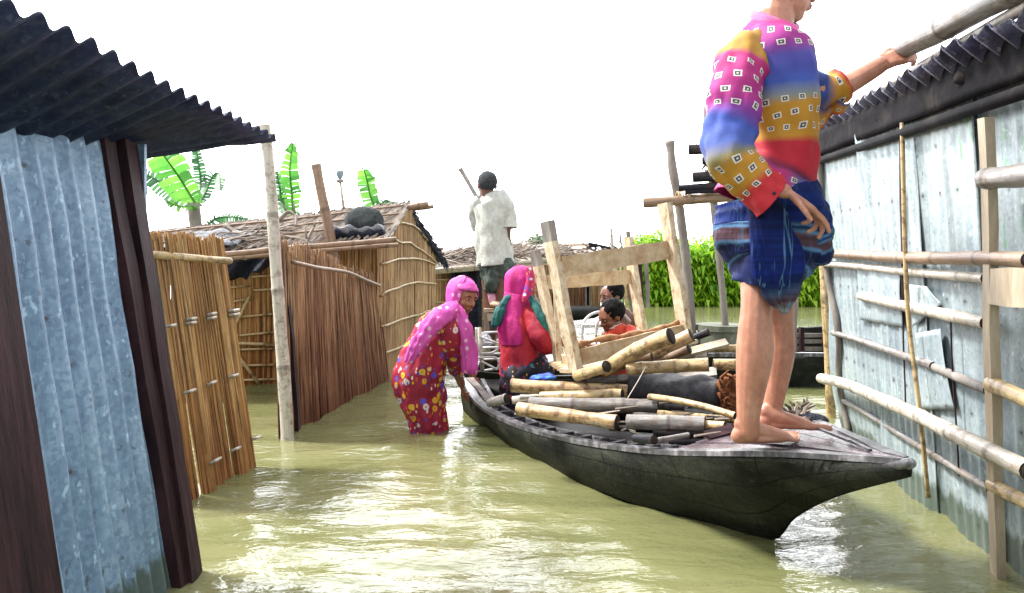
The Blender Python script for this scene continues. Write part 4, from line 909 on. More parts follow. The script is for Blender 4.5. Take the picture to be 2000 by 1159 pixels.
mb = MB(); p = P(1082, 545, 4.5); mb.beam(P(1092, 705, 4.45), P(1080, 500, 4.45), .03, .03, (0, 1, 0), segs=6, wob=.01); tag(mb.build('stick', M['wood_muddy']), 'muddy stick standing between the left table legs', 'stick')

# ------------------------------------------------------------------ second boat with household goods
b2 = thing('country_boat', 'second dark boat behind the load carrying bed frame and table', 'boat', (.3, 6.1, 0))
def hull(ctl, name, parent, mat):
    fl = cat([tuple(a)+tuple(b)+tuple(c)+tuple(d_) for a, b, c, d_ in ctl], 5); mb = MB(); ns = 8
    for r_ in fl:
        a, b, c, d_ = (Vector(r_[i:i+3]) for i in (0, 3, 6, 9)); i1 = lerp(d_, a, .04); i0 = lerp(a, d_, .04); fz = Vector((0, 0, .07))
        mb.v += [a, b, c, d_, i1, lerp(c, b, .06)+fz, lerp(b, c, .06)+fz, i0]
    nn = len(fl)
    mb.f = [(i*ns+k, i*ns+(k+1) % ns, (i+1)*ns+(k+1) % ns, (i+1)*ns+k) for i in range(nn-1) for k in range(ns)]
    mb.f += [tuple(range(ns)), tuple((nn-1)*ns+k for k in range(ns))[::-1]]
    mb.uv = [[(0, 0)]*len(f) for f in mb.f]; mb.mi = [0]*len(mb.f); return mb.build(name, mat, parent)
V = Vector
hull([(V((-.37, 5.72, .24)), V((-.35, 5.74, -.1)), V((-.33, 6.3, -.1)), V((-.34, 6.4, .24))), (V((-.2, 5.60, .22)), V((-.2, 5.62, -.1)), V((-.2, 6.6, -.1)), V((-.2, 6.62, .22))), (V((.4, 5.56, .2)), V((.4, 5.58, -.1)), V((.4, 6.7, -.1)), V((.4, 6.7, .2))), (V((1.3, 5.75, .24)), V((1.25, 5.8, -.1)), V((1.25, 6.2, -.1)), V((1.3, 6.2, .24)))], 'hull', b2, M['hull'])
for k in range(5): mb = MB(); mb.beam(V((-.3+.3*k, 5.7, .23)), V((-.3+.3*k, 6.5, .23)), .09, .02); mb.build('thwart', M['gunwale'], b2)
bf = thing('bed_frame', 'pale metal bed frame with rows of rails stacked on the second boat', 'bed frame', P(965, 735, 5.75))
Yb = 5.72
for k, (y0, y1, x0, x1, r) in enumerate(((672, 669, 930, 1004, .009), (680, 678, 930, 1006, .009), (693, 690, 930, 1008, .009), (703, 700, 930, 1008, .008), (727, 716, 928, 998, .009), (650, 648, 945, 985, .008))):
    mb = MB(); mb.tube([P(x0, y0, Yb+.05*k), P(x1, y1, Yb+.05*k)], r, 8); mb.build('rail', M['steel'], bf, True)
for pts in ([(930, 690), (958, 690), (972, 682), (975, 668), (970, 664)], [(930, 700), (965, 698), (974, 708), (972, 720), (968, 722)], [(940, 706), (970, 722)], [(936, 658), (970, 670)], [(940, 660), (942, 672), (930, 690)], [(930, 640), (932, 668), (938, 690)]):
    mb = MB(); mb.tube(cat([P(x, y, Yb-.04) for x, y in pts], 4), .0085, 8); mb.build('frame_loop', M['steel'], bf, True)
mb = MB(); mb.tube([P(936, 640, Yb), P(943, 735, Yb)], .016, 8); mb.build('head_post', M['bam_pale'], bf, True)
wt = thing('side_table', 'small grey wooden table with sacks on top behind the women', 'table', P(978, 700, 6.3))
mb = MB(); a = P(975, 604, 6.3); mb.box(a, (.12, 0, 0), (0, .17, 0), (0, 0, .014)); mb.build('tabletop', M['wood_pale'], wt)
for x, Y in ((950, 6.15), (998, 6.15), (956, 6.5), (1000, 6.5)):
    mb = MB(); mb.beam(P(x+4, 690, Y), P(x, 607, Y), .035, .035, (0, 1, 0)); mb.build('leg', M['wood_post'], wt)
mb = MB(); mb.beam(P(952, 620, 6.14), P(1000, 618, 6.14), .02, .06); mb.build('apron', M['wood_pale'], wt)
white = mott('white_sack', [(.42, .38, .34), (.56, .53, .48)], (8, 8, 8), .8, bs=.5); pinkc = mott('pink_cloth', [(.5, .2, .36), (.66, .36, .48), (.7, .6, .6)], (14, 14, 14), .8)
tag(lumpy(P(984, 574, 6.35), (.085, .10, .10), Euler((0, .2, 0)), .35, 9).build('sack', white, None, True), 'cream white sack on the small table behind the red-scarfed woman', 'sack')
tag(lumpy(P(961, 577, 6.22), (.05, .08, .09), Euler((0, -.1, 0)), .35, 12).build('cloth_bundle', pinkc, None, True), 'pink and white cloth bundle left of the cream sack', 'bundle')
tag(lumpy(P(968, 595, 6.12), (.05, .05, .028), Euler((0, 0, 0)), .3, 12).build('cloth_bundle', mott('tan_cloth', [(.4, .28, .18), (.55, .4, .28)], rough=.8), None, True), 'small tan bundle at the table edge under the cream sack', 'bundle')
tag(lumpy(P(944, 665, 6.0), (.06, .08, .06), Euler((0, 0, 0)), .4, 14).build('cloth_bundle', mott('grey_cloth', [(.3, .3, .34), (.55, .56, .6)], (30, 30, 30), .8), None, True), 'grey striped bundle between bed frame and table legs', 'bundle')
ch = thing('metal_chair', 'white tubular metal chair frame beside the two boys', 'chair', P(1165, 668, 5.6))
for dx, dY in ((0, 0), (27, -.12)):
    mb = MB(); mb.tube(cat([P(1138+dx, 690, 5.6+dY), P(1138+dx, 640, 5.6+dY), P(1144+dx, 624, 5.63+dY), P(1160+dx, 612, 5.7+dY), P(1185+dx, 610, 5.8+dY), P(1204+dx, 628, 5.85+dY)], 5), .0105, 8); mb.build('frame_loop', M['steel'], ch, True)
for y in (634, 665):
    mb = MB(); mb.tube([P(1138, y, 5.6), P(1166, y+2, 5.48)], .008, 8); mb.build('crossbar', M['steel'], ch, True)
mb = MB(); mb.tube([P(1166, 636, 5.48), P(1200, 640, 5.55)], .008, 8); mb.build('crossbar', M['steel'], ch, True)
mb = MB(); mb.box(P(1170, 672, 5.65), (.10, 0, 0), (0, .12, 0), (0, 0, .012)); mb.build('seat', M['steel'], ch)

# ------------------------------------------------------------------ far right boat, concrete ring, pole rack
b3 = thing('country_boat', 'open dark boat with ribs visible inside, behind the bare legs', 'boat', (2.3, 6.8, 0))
hull([(V((1.35, 6.5, .28)), V((1.4, 6.5, -.1)), V((1.4, 7.0, -.1)), V((1.35, 7.0, .28))), (V((1.75, 6.25, .25)), V((1.75, 6.3, -.1)), V((1.75, 7.3, -.1)), V((1.75, 7.35, .34))), (V((2.5, 6.25, .25)), V((2.5, 6.3, -.1)), V((2.5, 7.4, -.1)), V((2.5, 7.45, .36))), (V((4.2, 6.9, .5)), V((4.1, 6.9, -.1)), V((4.1, 7.1, -.1)), V((4.2, 7.1, .5)))], 'hull', b3, M['hull'])
for x0, x1, m_ in ((1.5, 2.9, 'gunwale'),):
    for k, z in enumerate((.32, .26, .19)):
        mb = MB(); mb.beam(V((1.6, 7.24-.0*k, z)), V((3.3, 7.28, z)), .02, .035, segs=10, wob=.01); mb.build('side_plank', M['wood_grey'], b3)
for k in range(7):
    x = 1.62+.22*k; mb = MB(); mb.beam(V((x, 7.2, .05)), V((x, 7.22, .40)), .035, .05, (0, 1, 0)); mb.build('rib', M['wood_maroon'], b3)
mb = MB(); mb.beam(V((1.45, 6.24, .26)), V((3.3, 6.28, .27)), .05, .03, segs=12, wob=.012); mb.build('gunwale', M['gunwale'], b3)
cr_ = thing('concrete_ring', 'mossy grey-green concrete ring standing in the boat behind the bamboo load', 'ring', P(1405, 672, 6.6))
ce = P(1408, 672, 6.7); r0 = .215; zt = P(1408, 634, 6.7).z
mb = MB(); mb.tube([ce, V((ce.x, ce.y, zt-.05)), V((ce.x, ce.y, zt-.049)), V((ce.x, ce.y, zt)), V((ce.x, ce.y, zt+.001)), V((ce.x, ce.y, ce.z+.03))], [r0*.93, r0*.93, r0, r0, r0*.86, r0*.84], 36, cap=False); mb.build('wall', M['concrete'], cr_)
mb = MB(); mb.tube([V((ce.x, ce.y, ce.z+.03)), V((ce.x, ce.y, ce.z+.04))], r0*.84, 24); mb.build('inside', M['wood_maroon'], cr_)
rk = thing('pole_rack', 'rack of rough posts with a lashed bamboo crossbar behind the youth', 'rack', P(1355, 640, 6.6))
for pts, r, Y in (([(1308, 276), (1314, 330), (1326, 400), (1335, 470), (1345, 560), (1358, 700)], .039, 6.7), ([(1380, 208), (1386, 300), (1396, 420), (1408, 540), (1428, 720)], .031, 6.6), ([(1560, 380), (1552, 560), (1545, 740)], .035, 6.5)):
    q = [P(x, y, Y) for x, y in pts]; e = q[-1]; e.z = min(e.z, -.1)
    mb = MB(); mb.tube(cat(q, 6), r, 10, disp=lambda q, th, L: .010*noise.noise(q*7)+.003*noise.noise(q*30)); mb.build('post', M['wood_post'], rk, True)
bamboo_mb(P(1257, 395, 6.55), P(1600, 372, 6.5), .042, node=.4).build('crossbar', [M['bam_brown'], M['bam_in']], rk, True)
mb = MB()
for k in range(3): c_ = P(1322+4*k, 388, 6.58); mb.tube([c_+V((.002*j, .06*math.cos(j*PI/5), .06*math.sin(j*PI/5))) for j in range(11)], .007, 5)
for k in range(2): c_ = P(1342+2*k, 380, 6.55); mb.tube([c_+V((0, .06*math.cos(j*PI/5), .075*math.sin(j*PI/5))) for j in range(11)], .008, 5)
mb.build('lashing', M['bam_tan'], rk)
for x0, y0, y1, r, lab in ((1345, 292, 290, .044, 'split-ended charred pole, topmost in the rack'), (1372, 314, 312, .034, 'short charred pole second from the top of the rack'), (1354, 345, 341, .044, 'thick charred pole in the middle of the rack'),
                           (1326, 367, 356, .028, 'thin charred pole resting just above the crossbar'), (1340, 374, 372, .022, 'lowest charred pole lying on the bamboo crossbar')):
    bamboo('charred_pole', lab, 'pole', P(x0, y0, 6.5), P(1600, y1-6, 6.3), r, 'bam_dark', node=.5)
mb = MB()
for i in range(40):
    p = P(1392+R.uniform(-14, 30), 330+R.uniform(-40, 45), 6.55); mb.tube([p, p+V((R.uniform(-.12, .12), 0, R.uniform(-.12, .12)))], [.014, .006], 5, ru=R.random()*.2)
tag(mb.build('brushwood', M['twig']), 'dark sticks jammed among the charred poles in the rack', 'sticks')
# ------------------------------------------------------------------ cloth materials
def squares(t, c, su, sv, vmask, umask=None):
    uv = t.n('SeparateXYZ', {0: t.n('TexCoord').outputs['UV']}); wob = t.noise(t.coord('Object', (9, 9, 9)), 1, 2, .5)
    U = t.math('ADD', t.math('MULTIPLY', uv.outputs[0], su), t.math('MULTIPLY', wob, .5)); Vv = t.math('ADD', t.math('MULTIPLY', uv.outputs[1], sv), t.math('MULTIPLY', wob, .4))
    U = t.math('ADD', U, t.math('MULTIPLY', t.math('FLOOR', Vv), .5))
    dx = t.math('ABSOLUTE', t.math('SUBTRACT', t.math('FRACT', U), .5)); dy = t.math('ABSOLUTE', t.math('SUBTRACT', t.math('FRACT', Vv), .5))
    d = t.math('MAXIMUM', dx, dy); m = t.math('MULTIPLY', t.math('LESS_THAN', d, .215), t.ramp(t.math('DIVIDE', t.math('ADD', t.math('FLOOR', Vv), .3), sv), vmask, 'CONSTANT'))
    m = t.math('MULTIPLY', m, 1.0); r = t.ramp(d, [(0, (.6, .57, .52)), (.05, (.05, .05, .06)), (.13, (.05, .05, .06)), (.14, (.62, .58, .52))], 'CONSTANT')
    return t.mix(m, c, r)
def shirt_mat(name, bands, su, sv, masks, hem=None):
    t = NT(name); uv = t.n('SeparateXYZ', {0: t.n('TexCoord').outputs['UV']}); wob = t.noise(t.coord('Object', (5, 5, 5)), 1, 3, .6)
    v = t.math('ADD', uv.outputs[1], t.math('MULTIPLY', t.math('SUBTRACT', wob, .5), .07)); c = t.ramp(v, bands)
    if hem:
        um = t.ramp(t.math('ABSOLUTE', t.math('SUBTRACT', uv.outputs[0], .5)), [(.24, (1, 1, 1)), (.32, (0, 0, 0))]); vm = t.ramp(v, [(.82, (0, 0, 0)), (.85, (1, 1, 1))])
        c = t.mix(t.math('MULTIPLY', um, vm), c, (*hem, 1))
    c = squares(t, c, su, sv, masks)
    f = t.noise(t.coord('Object', (26, 26, 16)), 1, 4, .6); t.bump(f, .35, .006); return t.out(c, .75)
MAG, YEL, BLU, RED, NAV = (.34, .008, .115), (.42, .20, .012), (.035, .075, .36), (.40, .006, .022), (.008, .02, .12)
M['torso'] = shirt_mat('youth_shirt', [(0, (.34, .02, .14)), (.15, (.26, .015, .2)), (.22, (.07, .06, .32)), (.36, BLU), (.43, (.20, .22, .22)), (.47, YEL), (.63, YEL), (.67, RED), (.79, RED), (.83, (.08, .005, .04)), (.87, (.13, .13, .36)), (1, (.16, .16, .4))], 15, 14, [(0, (0, 0, 0)), (.02, (1, 1, 1)), (.20, (0, 0, 0)), (.44, (1, 1, 1)), (.66, (0, 0, 0)), (.85, (1, 1, 1))], (.38, .012, .13))
M['sleeve'] = shirt_mat('youth_sleeve', [(0, (.25, .12, .05)), (.04, (.36, .2, .04)), (.15, (.38, .19, .02)), (.19, MAG), (.42, (.30, .012, .17)), (.49, (.14, .03, .26)), (.54, BLU), (.64, (.06, .1, .36)), (.70, (.2, .18, .08)), (.74, YEL), (.84, YEL), (.89, (.45, .015, .02)), (1, (.46, .012, .025))], 8, 14, [(0, (0, 0, 0)), (.18, (1, 1, 1)), (.46, (0, 0, 0)), (.72, (1, 1, 1)), (.90, (0, 0, 0))])
M['cuff'] = shirt_mat('youth_cuff', [(0, NAV), (.70, (.02, .05, .22)), (.82, YEL), (.93, YEL), (1, RED)], 4, 6, [(0, (0, 0, 0)), (.8, (1, 1, 1))])
def lungi_mat(name, bands, diag=.25):
    t = NT(name); uv = t.n('SeparateXYZ', {0: t.n('TexCoord').outputs['UV']}); wob = t.noise(t.coord('Object', (6, 6, 6)), 1, 3, .6)
    v = t.math('ADD', uv.outputs[1], t.math('MULTIPLY', t.math('SUBTRACT', wob, .5), .12)); c = t.ramp(v, bands)
    st = t.noise(t.coord('Object', (2, 2, 60)), 1, 2, .5); c = t.mix(.5, c, t.ramp(st, [(.4, (.5, .5, .5)), (.62, (1.5, 1.6, 1.7))]), 'MULTIPLY')
    dg = t.noise(t.n('Mapping', {'Vector': t.n('TexCoord').outputs['Object'], 'Rotation': (0, .35, 0), 'Scale': (38, 20, 2.5)}).outputs[0], 1, 2, .5)
    c = t.mix(t.math('MULTIPLY', t.ramp(dg, [(.60, (0, 0, 0)), (.64, (1, 1, 1)), (.67, (0, 0, 0))]), diag), c, (.12, .28, .42, 1))
    t.bump(t.noise(t.coord('Object', (14, 14, 5)), 1, 4, .6), .8, .02); return t.out(t.mix(1.0, c, (.7, .7, .75, 1), 'MULTIPLY'), .7, 0, .15)
LB, MR, WH = (.10, .24, .40), (.11, .055, .07), (.42, .42, .44)
M['lungi'] = lungi_mat('lungi', [(0, (.004, .018, .11)), (.36, (.006, .022, .15)), (.40, LB), (.43, (.006, .02, .10)), (.47, LB), (.50, MR), (.60, MR), (.63, LB), (.66, (.006, .012, .07)), (.78, (.01, .02, .11)), (.81, LB), (.84, (.006, .012, .07)), (1, (.008, .018, .09))])
M['lungi_drape'] = lungi_mat('lungi_drape', [(0, (.003, .006, .03)), (.3, (.004, .015, .11)), (.62, (.005, .018, .15)), (.7, (.006, .02, .11)), (.78, (.05, .08, .16)), (.88, MR), (.95, WH), (1, WH)], .9)
def floral(name, base, cols, scale=26, stretch=(1, 1, 1), size=.3):
    t = NT(name); v = t.coord('Object', stretch); w = t.noise(v, 30, 2, .5)
    vo = t.n('TexVoronoi', {'Vector': v, 'Scale': scale, 'Randomness': .85}); sc_ = t.n('SeparateColor', {0: vo.outputs['Color']})
    d = t.math('ADD', vo.outputs['Distance'], t.math('MULTIPLY', t.math('SUBTRACT', w, .5), .28))
    fl = t.ramp(sc_.outputs[0], [(i/len(cols), cols[i]) for i in range(len(cols))], 'CONSTANT')
    big = t.noise(v, 2.5, 3, .5); b = t.ramp(big, [(.35, tuple(x*.65 for x in base)), (.65, tuple(min(1, x*1.2) for x in base))])
    c = t.mix(t.math('LESS_THAN', d, size), b, fl); c = t.mix(t.math('LESS_THAN', d, size*.3), c, (.5, .12, .01, 1))
    v2 = t.n('TexVoronoi', {'Vector': t.n('Mapping', {'Vector': v, 'Scale': (1.7, 1.7, .8), 'Location': (3, 1, 2)}).outputs[0], 'Scale': scale*1.5}); s2 = t.n('SeparateColor', {0: v2.outputs['Color']})
    c = t.mix(t.math('MULTIPLY', t.math('LESS_THAN', v2.outputs['Distance'], size*.75), t.math('GREATER_THAN', s2.outputs[1], .28)), c, t.ramp(s2.outputs[0], [(0, (.05, .05, .45)), (.35, (.6, .5, .5)), (.55, (.62, .36, .03)), (.8, (.5, .05, .02))], 'CONSTANT'))
    t.bump(t.noise(t.coord('Object', (16, 16, 8)), 1, 4, .6), .5, .012); return t.out(c, .7)
M['kurta'] = floral('floral_kurta', (.34, .008, .04), [(.62, .36, .02), (.6, .42, .05), (.08, .06, .42), (.6, .3, .02), (.55, .5, .5), (.5, .04, .02)], 18, size=.37)
M['skirt2'] = floral('dark_floral', (.008, .006, .02), [(.3, .02, .05), (.02, .04, .35), (.02, .2, .25), (.25, .02, .04)], 18, size=.25)
def dotted(name, base, dot, scale=22, thr=.22):
    t = NT(name); v = t.coord('Object'); vo = t.n('TexVoronoi', {'Vector': v, 'Scale': scale, 'Randomness': .35})
    b = t.ramp(t.noise(t.coord('Object', (20, 20, 6)), 1, 3, .6), [(.3, tuple(x*.75 for x in base)), (.7, tuple(min(1, x*1.15) for x in base))])
    c = t.mix(t.math('MULTIPLY', t.math('LESS_THAN', vo.outputs['Distance'], thr), .85), b, (*dot, 1)); t.bump(t.noise(t.coord('Object', (30, 30, 8)), 1, 4, .6), .7, .01); return t.out(c, .7)
M['scarf1'] = dotted('polka_scarf', (.56, .07, .36), (.72, .42, .60), 19, .24)
M['scarf2'] = mott('magenta_scarf', [(.36, .008, .12), (.52, .012, .20), (.58, .03, .26)], (14, 14, 5), .7, bs=.8, bd=.01)
M['scarf2_print'] = floral('printed_scarf', (.46, .015, .14), [(.6, .25, .02), (.02, .06, .5), (.6, .6, .62), (.5, .02, .02)], 26, size=.34)
M['red'] = mott('red_top', [(.24, .005, .035), (.36, .008, .03), (.48, .014, .02)], (9, 9, 5), .7, bs=.6, bd=.01)
M['teal'] = mott('teal_scarf', [(.008, .05, .07), (.012, .14, .13), (.03, .25, .2)], (30, 30, 9), .7, bs=.8, bd=.01)
M['tshirt'] = mott('white_tshirt', [(.46, .48, .43), (.50, .52, .47), (.55, .57, .51)], (6, 6, 4), .85, bs=.7, bd=.012)
M['check'] = mott('dark_check', [(.012, .02, .02), (.04, .06, .05), (.12, .15, .12)], (24, 24, 16), .8, bs=.6)
M['orange'] = mott('orange_shirt', [(.5, .035, .02), (.6, .07, .03)], (10, 10, 10), .75, bs=.4)
def stripes_mat(name):
    t = NT(name); v = t.n('SeparateXYZ', {0: t.n('TexCoord').outputs['UV']}); c = t.ramp(v.outputs[1], [(0, (.55, .05, .03)), (.25, (.04, .12, .5)), (.4, (.6, .62, .65)), (.5, (.04, .12, .5)), (.6, (.55, .05, .03)), (.8, (.6, .6, .62)), (.9, (.5, .05, .03))], 'CONSTANT'); return t.out(c, .75)
M['stripes'] = stripes_mat('striped_sleeve')
M['whitecloth'] = mott('white_cloth', [(.5, .5, .5), (.62, .62, .62)], (12, 12, 12), .8)
M['skin_boy'] = mott('skin_boy', [(.13, .05, .03), (.18, .072, .042), (.23, .10, .06)], (9, 9, 9), .45, bs=.12, bd=.002)
M['skin_youth'] = mott('skin_youth', [(.33, .135, .085), (.44, .20, .13), (.54, .29, .20)], (8, 8, 6), .42, bs=.15, bd=.002)

# ------------------------------------------------------------------ figure helpers
def PP(Y0, rows):
    pts = [P(r[0], r[1], Y0+r[2]) for r in rows]
    return pts, [((r[3]*p.y/F), ((r[4] if len(r) > 4 else r[3])*p.y/F)) for r, p in zip(rows, pts)]
def limb(mb, Y0, rows, n=14, ref=None, k=4):
    sm = cat([tuple(r)+((r[3],) if len(r) == 4 else ()) for r in rows], k); p, r = PP(Y0, sm); mb.blob(p, r, n, ref); return mb
def garment(name, Y0, rows, mat, parent, n=44, k=7, wr=.006, fs=(16, 16, 5), ref=(1, 0, 0), thick=.004, seed=0, cap=False, pleat=0, pn=13):
    sm = cat([tuple(r)+((r[3]*.8,) if len(r) == 4 else ()) for r in rows], k); p, r = PP(Y0, sm)
    L = sum((p[i+1]-p[i]).length for i in range(len(p)-1)); mb = MB()
    def dp(q, th, l):
        return wr*1.6*noise.noise(Vector((q.x*fs[0]+seed, q.y*fs[1], q.z*fs[2])))+wr*noise.noise(Vector((q.x*fs[0]*2.3, q.y*fs[1]*2.3+seed, q.z*fs[2]*2.8+q.x*12)))+pleat*math.sin(th*pn+l*3+2*noise.noise(q*6))*l
    mb.tube(p, r, n, ref, cap=cap, vscale=1/L, disp=dp)
    return mb.build(name, mat, parent, True, thick)
def frame(fwd, up=(0, 0, 1)):
    f = Vector(fwd).normalized(); u = Vector(up); u = (u-f*u.dot(f)).normalized(); return f.cross(u), f, u
def rotq(r, f, u): return Matrix((r, f, u)).transposed().to_quaternion()
def head(mb, c, fr, s):
    r, f, u = fr; rot = rotq(r, f, u); c = Vector(c)
    def at(x, y, z): return c+(r*x+f*y+u*z)*s
    def e(x, y, z, a, b, d): mb.ell(at(x, y, z), (a*s, b*s, d*s), rot)
    e(0, -.04, .13, .335, .42, .37); e(0, .11, -.16, .25, .25, .31); e(0, .20, -.37, .13, .12, .11); e(0, .14, .10, .29, .26, .26)
    for k in (-1, 1):
        e(k*.15, .24, -.10, .11, .12, .12); e(k*.13, .335, .105, .12, .05, .035); e(k*.335, -.03, -.02, .035, .09, .14); e(k*.075, .37, -.115, .05, .05, .04)
    mb.blob([at(0, .36, .08), at(0, .41, -.03), at(0, .45, -.10)], [.035*s, .042*s, .055*s], 10)
    e(0, .36, -.215, .115, .055, .028); e(0, .345, -.27, .10, .055, .03)
    return at
def face_bits(at, fr, s, par):
    rot = rotq(*fr)
    for k in (-1, 1):
        m = MB(); m.ell(at(k*.135, .345, .035), (.05*s, .026*s, .017*s), rot, 12, 8); o = m.build('eye', M['whitecloth'], par, True)
        m = MB(); m.ell(at(k*.135, .366, .035), (.024*s, .014*s, .022*s), rot, 10, 6); m.build('iris', M['eye'], o, True)
        m = MB(); m.blob([at(k*.07, .385, .10), at(k*.14, .385, .125), at(k*.22, .33, .105)], [.012*s, .014*s, .008*s], 6); m.build('eyebrow', M['hair'], par, True)
    m = MB(); m.ell(at(0, .405, -.228), (.085*s, .022*s, .018*s), rot, 12, 8); m.ell(at(0, .392, -.262), (.075*s, .024*s, .02*s), rot, 12, 8); m.build('lips', M['lip'], par, True)
def hair(at, fr, s, par, mat, back=(0, -.105, .165), r=(.375, .43, .385), amp=.10):
    m = lumpy((0, 0, 0), tuple(x*s for x in r), rotq(*fr).to_euler(), amp, 30)
    c = at(*back); m.v = [v+c for v in m.v]; return m.build('hair', mat, par, True)
def hand(mb, w, d, nrm, th, L, curl=(30, 35, 40, 45), tang=45, tbend=15, spread=.0):
    w, d, nrm, th = Vector(w), Vector(d).normalized(), Vector(nrm), Vector(th)
    nrm = (nrm-d*nrm.dot(d)).normalized(); th = (th-d*th.dot(d)-nrm*th.dot(nrm)).normalized(); tips = []
    for i, (x, kl, fl) in enumerate(((.155, .50, .92), (.052, .53, 1.03), (-.052, .51, .96), (-.15, .46, .76))):
        k = w+d*kl*L+th*x*L; mb.blob([w+th*x*.55*L, lerp(w, k, .6), k], [.075*L, .078*L, .066*L], 10)
        a = math.radians(curl[i])*.45; p = k; dd = d+th*x*spread
        for sl, rr in ((.235, .056), (.15, .050), (.115, .044)):
            di = (dd.normalized()*math.cos(a)+nrm*math.sin(a)); q = p+di*sl*fl*L; mb.blob([p, q], [rr*L, rr*.92*L], 9); p = q; a += math.radians(curl[i])*.75
        tips.append((p, di))
    a = math.radians(tang); t0 = w+d*.12*L+th*.13*L; d1 = (d*math.cos(a)+th*math.sin(a)+nrm*.25).normalized(); k = t0+d1*.22*L
    mb.blob([t0, k], [.075*L, .062*L], 10); a2 = math.radians(tang-tbend); d2 = (d*math.cos(a2)+th*math.sin(a2)+nrm*.35).normalized(); k2 = k+d2*.17*L
    mb.blob([k, k2], [.058*L, .052*L], 9); d3 = (d*math.cos(a2-.25)+th*math.sin(a2-.25)+nrm*.4).normalized(); mb.blob([k2, k2+d3*.12*L], [.05*L, .042*L], 9)
    return tips
def foot(mb, Y0, heel, toe, far, s=1.0, sole=None):
    """heel and toe as (px, py of the sole); far is the depth shift of the toes; returns nail spots"""
    a = P(heel[0], heel[1], Y0); b = P(toe[0], toe[1], Y0+far); z0 = sole if sole else a.z; a.z = b.z = z0
    d = (b-a); L = d.length; d.normalize(); side = Vector((0, 0, 1)).cross(d)          # side points to the left of travel
    up = Vector((0, 0, 1))
    def at(x, y, z): return a+d*x*L+side*y*L+up*z*L
    mb.blob([at(.10, 0, .125), at(.08, 0, .10)], [.105*L, .10*L], 14)
    mb.blob([at(.12, 0, .25), at(.22, 0, .20), at(.40, .01, .15), at(.56, .01, .11), at(.70, .01, .078)], [(.10*L, .095*L), (.115*L, .12*L), (.10*L, .14*L), (.085*L, .165*L), (.07*L, .175*L)], 14, ref=(0, 0, 1))
    mb.blob([at(.10, 0, .075), at(.35, -.02*s, .065), at(.62, 0, .06)], [(.072*L, .09*L), (.062*L, .11*L), (.058*L, .17*L)], 12, ref=(0, 0, 1))
    nails = []
    for i in range(5):
        y = (.125-.062*i)*s; x1 = (.985, .965, .93, .885, .83)[i]; r = (.050, .036, .034, .032, .032)[i]
        mb.blob([at(.66, y*.9, .06), at(lerp(.70, x1, .6), y*1.1, .056), at(x1-.03, y*1.2, .042)], [r*L*1.05, r*L, r*L*.95], 10); nails.append((at(x1-.012, y*1.2, .042+r*.75), r*L*.62, d))
    return nails

# ------------------------------------------------------------------ youth standing on the bow
Y0 = 2.7; DK = .427
yo = thing('person', 'barefoot youth in a multicoloured squares-print shirt and hitched blue lungi on the bow', 'person', (.85, 2.72, DK))
mb = MB()
limb(mb, Y0, [(1492, 420, -.04, 56), (1484, 500, -.05, 40), (1480, 555, -.06, 34), (1479, 575, -.07, 32), (1477, 605, -.08, 30), (1475, 645, -.08, 33), (1474, 690, -.08, 36), (1467, 755, -.08, 29), (1462, 805, -.08, 23), (1461, 845, -.08, 21)])
limb(mb, Y0, [(1510, 420, .06, 54), (1516, 510, .08, 46), (1520, 580, .09, 31), (1522, 620, .09, 28), (1523, 685, .09, 29), (1516, 745, .09, 24), (1509, 795, .09, 19), (1508, 822, .09, 19)])
nl = foot(mb, 2.62, (1431, 880), (1572, 884), .05, 1, DK); nl2 = foot(mb, 2.77, (1478, 858), (1616, 862), .01, -1, DK+.016)
limb(mb, Y0, [(1500, 420, 0, 58, 58), (1510, 330, 0, 46, 50), (1516, 240, 0, 46, 60), (1512, 160, 0, 54, 74), (1506, 110, 0, 40, 60)], 18, (1, 0, 0))
limb(mb, Y0, [(1503, 120, 0, 38), (1512, 72, 0, 35), (1517, 25, 0, 34)])
limb(mb, Y0, [(1462, 130, -.10, 34), (1432, 200, -.17, 30), (1420, 285, -.20, 26), (1458, 335, -.22, 22), (1508, 362, -.23, 17), (1532, 374, -.23, 15, 18)])
limb(mb, Y0, [(1535, 125, .18, 32), (1575, 170, .24, 27), (1625, 178, .27, 23), (1668, 158, .27, 20), (1718, 128, .27, 17)])
fr1 = frame((.93, .30, -.12)); hc = P(1534, -31, 2.7); at1 = head(mb, hc, fr1, .262)
w = P(1536, 375, 2.47); hand(mb, w, P(1590, 412, 2.46)-w, (-.25, .2, -1), (.6, -.4, .55), .19, (18, 42, 60, 70), 38, 10)
w = P(1716, 128, 2.97); hand(mb, w, P(1770, 104, 2.96)-w, (.1, .9, -.5), (.1, .5, 1), .20, (55, 60, 60, 55), 30, 10)
remesh(mb, 'body', M['skin_youth'], yo, .0048, 2)
mb = MB()
for p, r, d in nl+nl2: mb.ell(p, (r*1.1, r, .0022), Vector((1, 0, .45)).to_track_quat('X', 'Z'), 8, 4)
mb.build('toenails', M['nail'], yo, True)
face_bits(at1, fr1, .262, yo); hair(at1, fr1, .262, yo, M['hair'], (0, -.10, .20))
garment('shirt', Y0, [(1511, 52, 0, 40, 42), (1508, 66, 0, 52, 62), (1505, 84, 0, 66, 88), (1506, 110, 0, 76, 100), (1510, 150, 0, 80, 98), (1517, 210, 0, 74, 86), (1525, 260, 0, 66, 76), (1524, 310, 0, 66, 74), (1508, 350, 0, 82, 80), (1494, 396, 0, 97, 90)], M['torso'], yo, 60, 8, .010, (10, 10, 6))
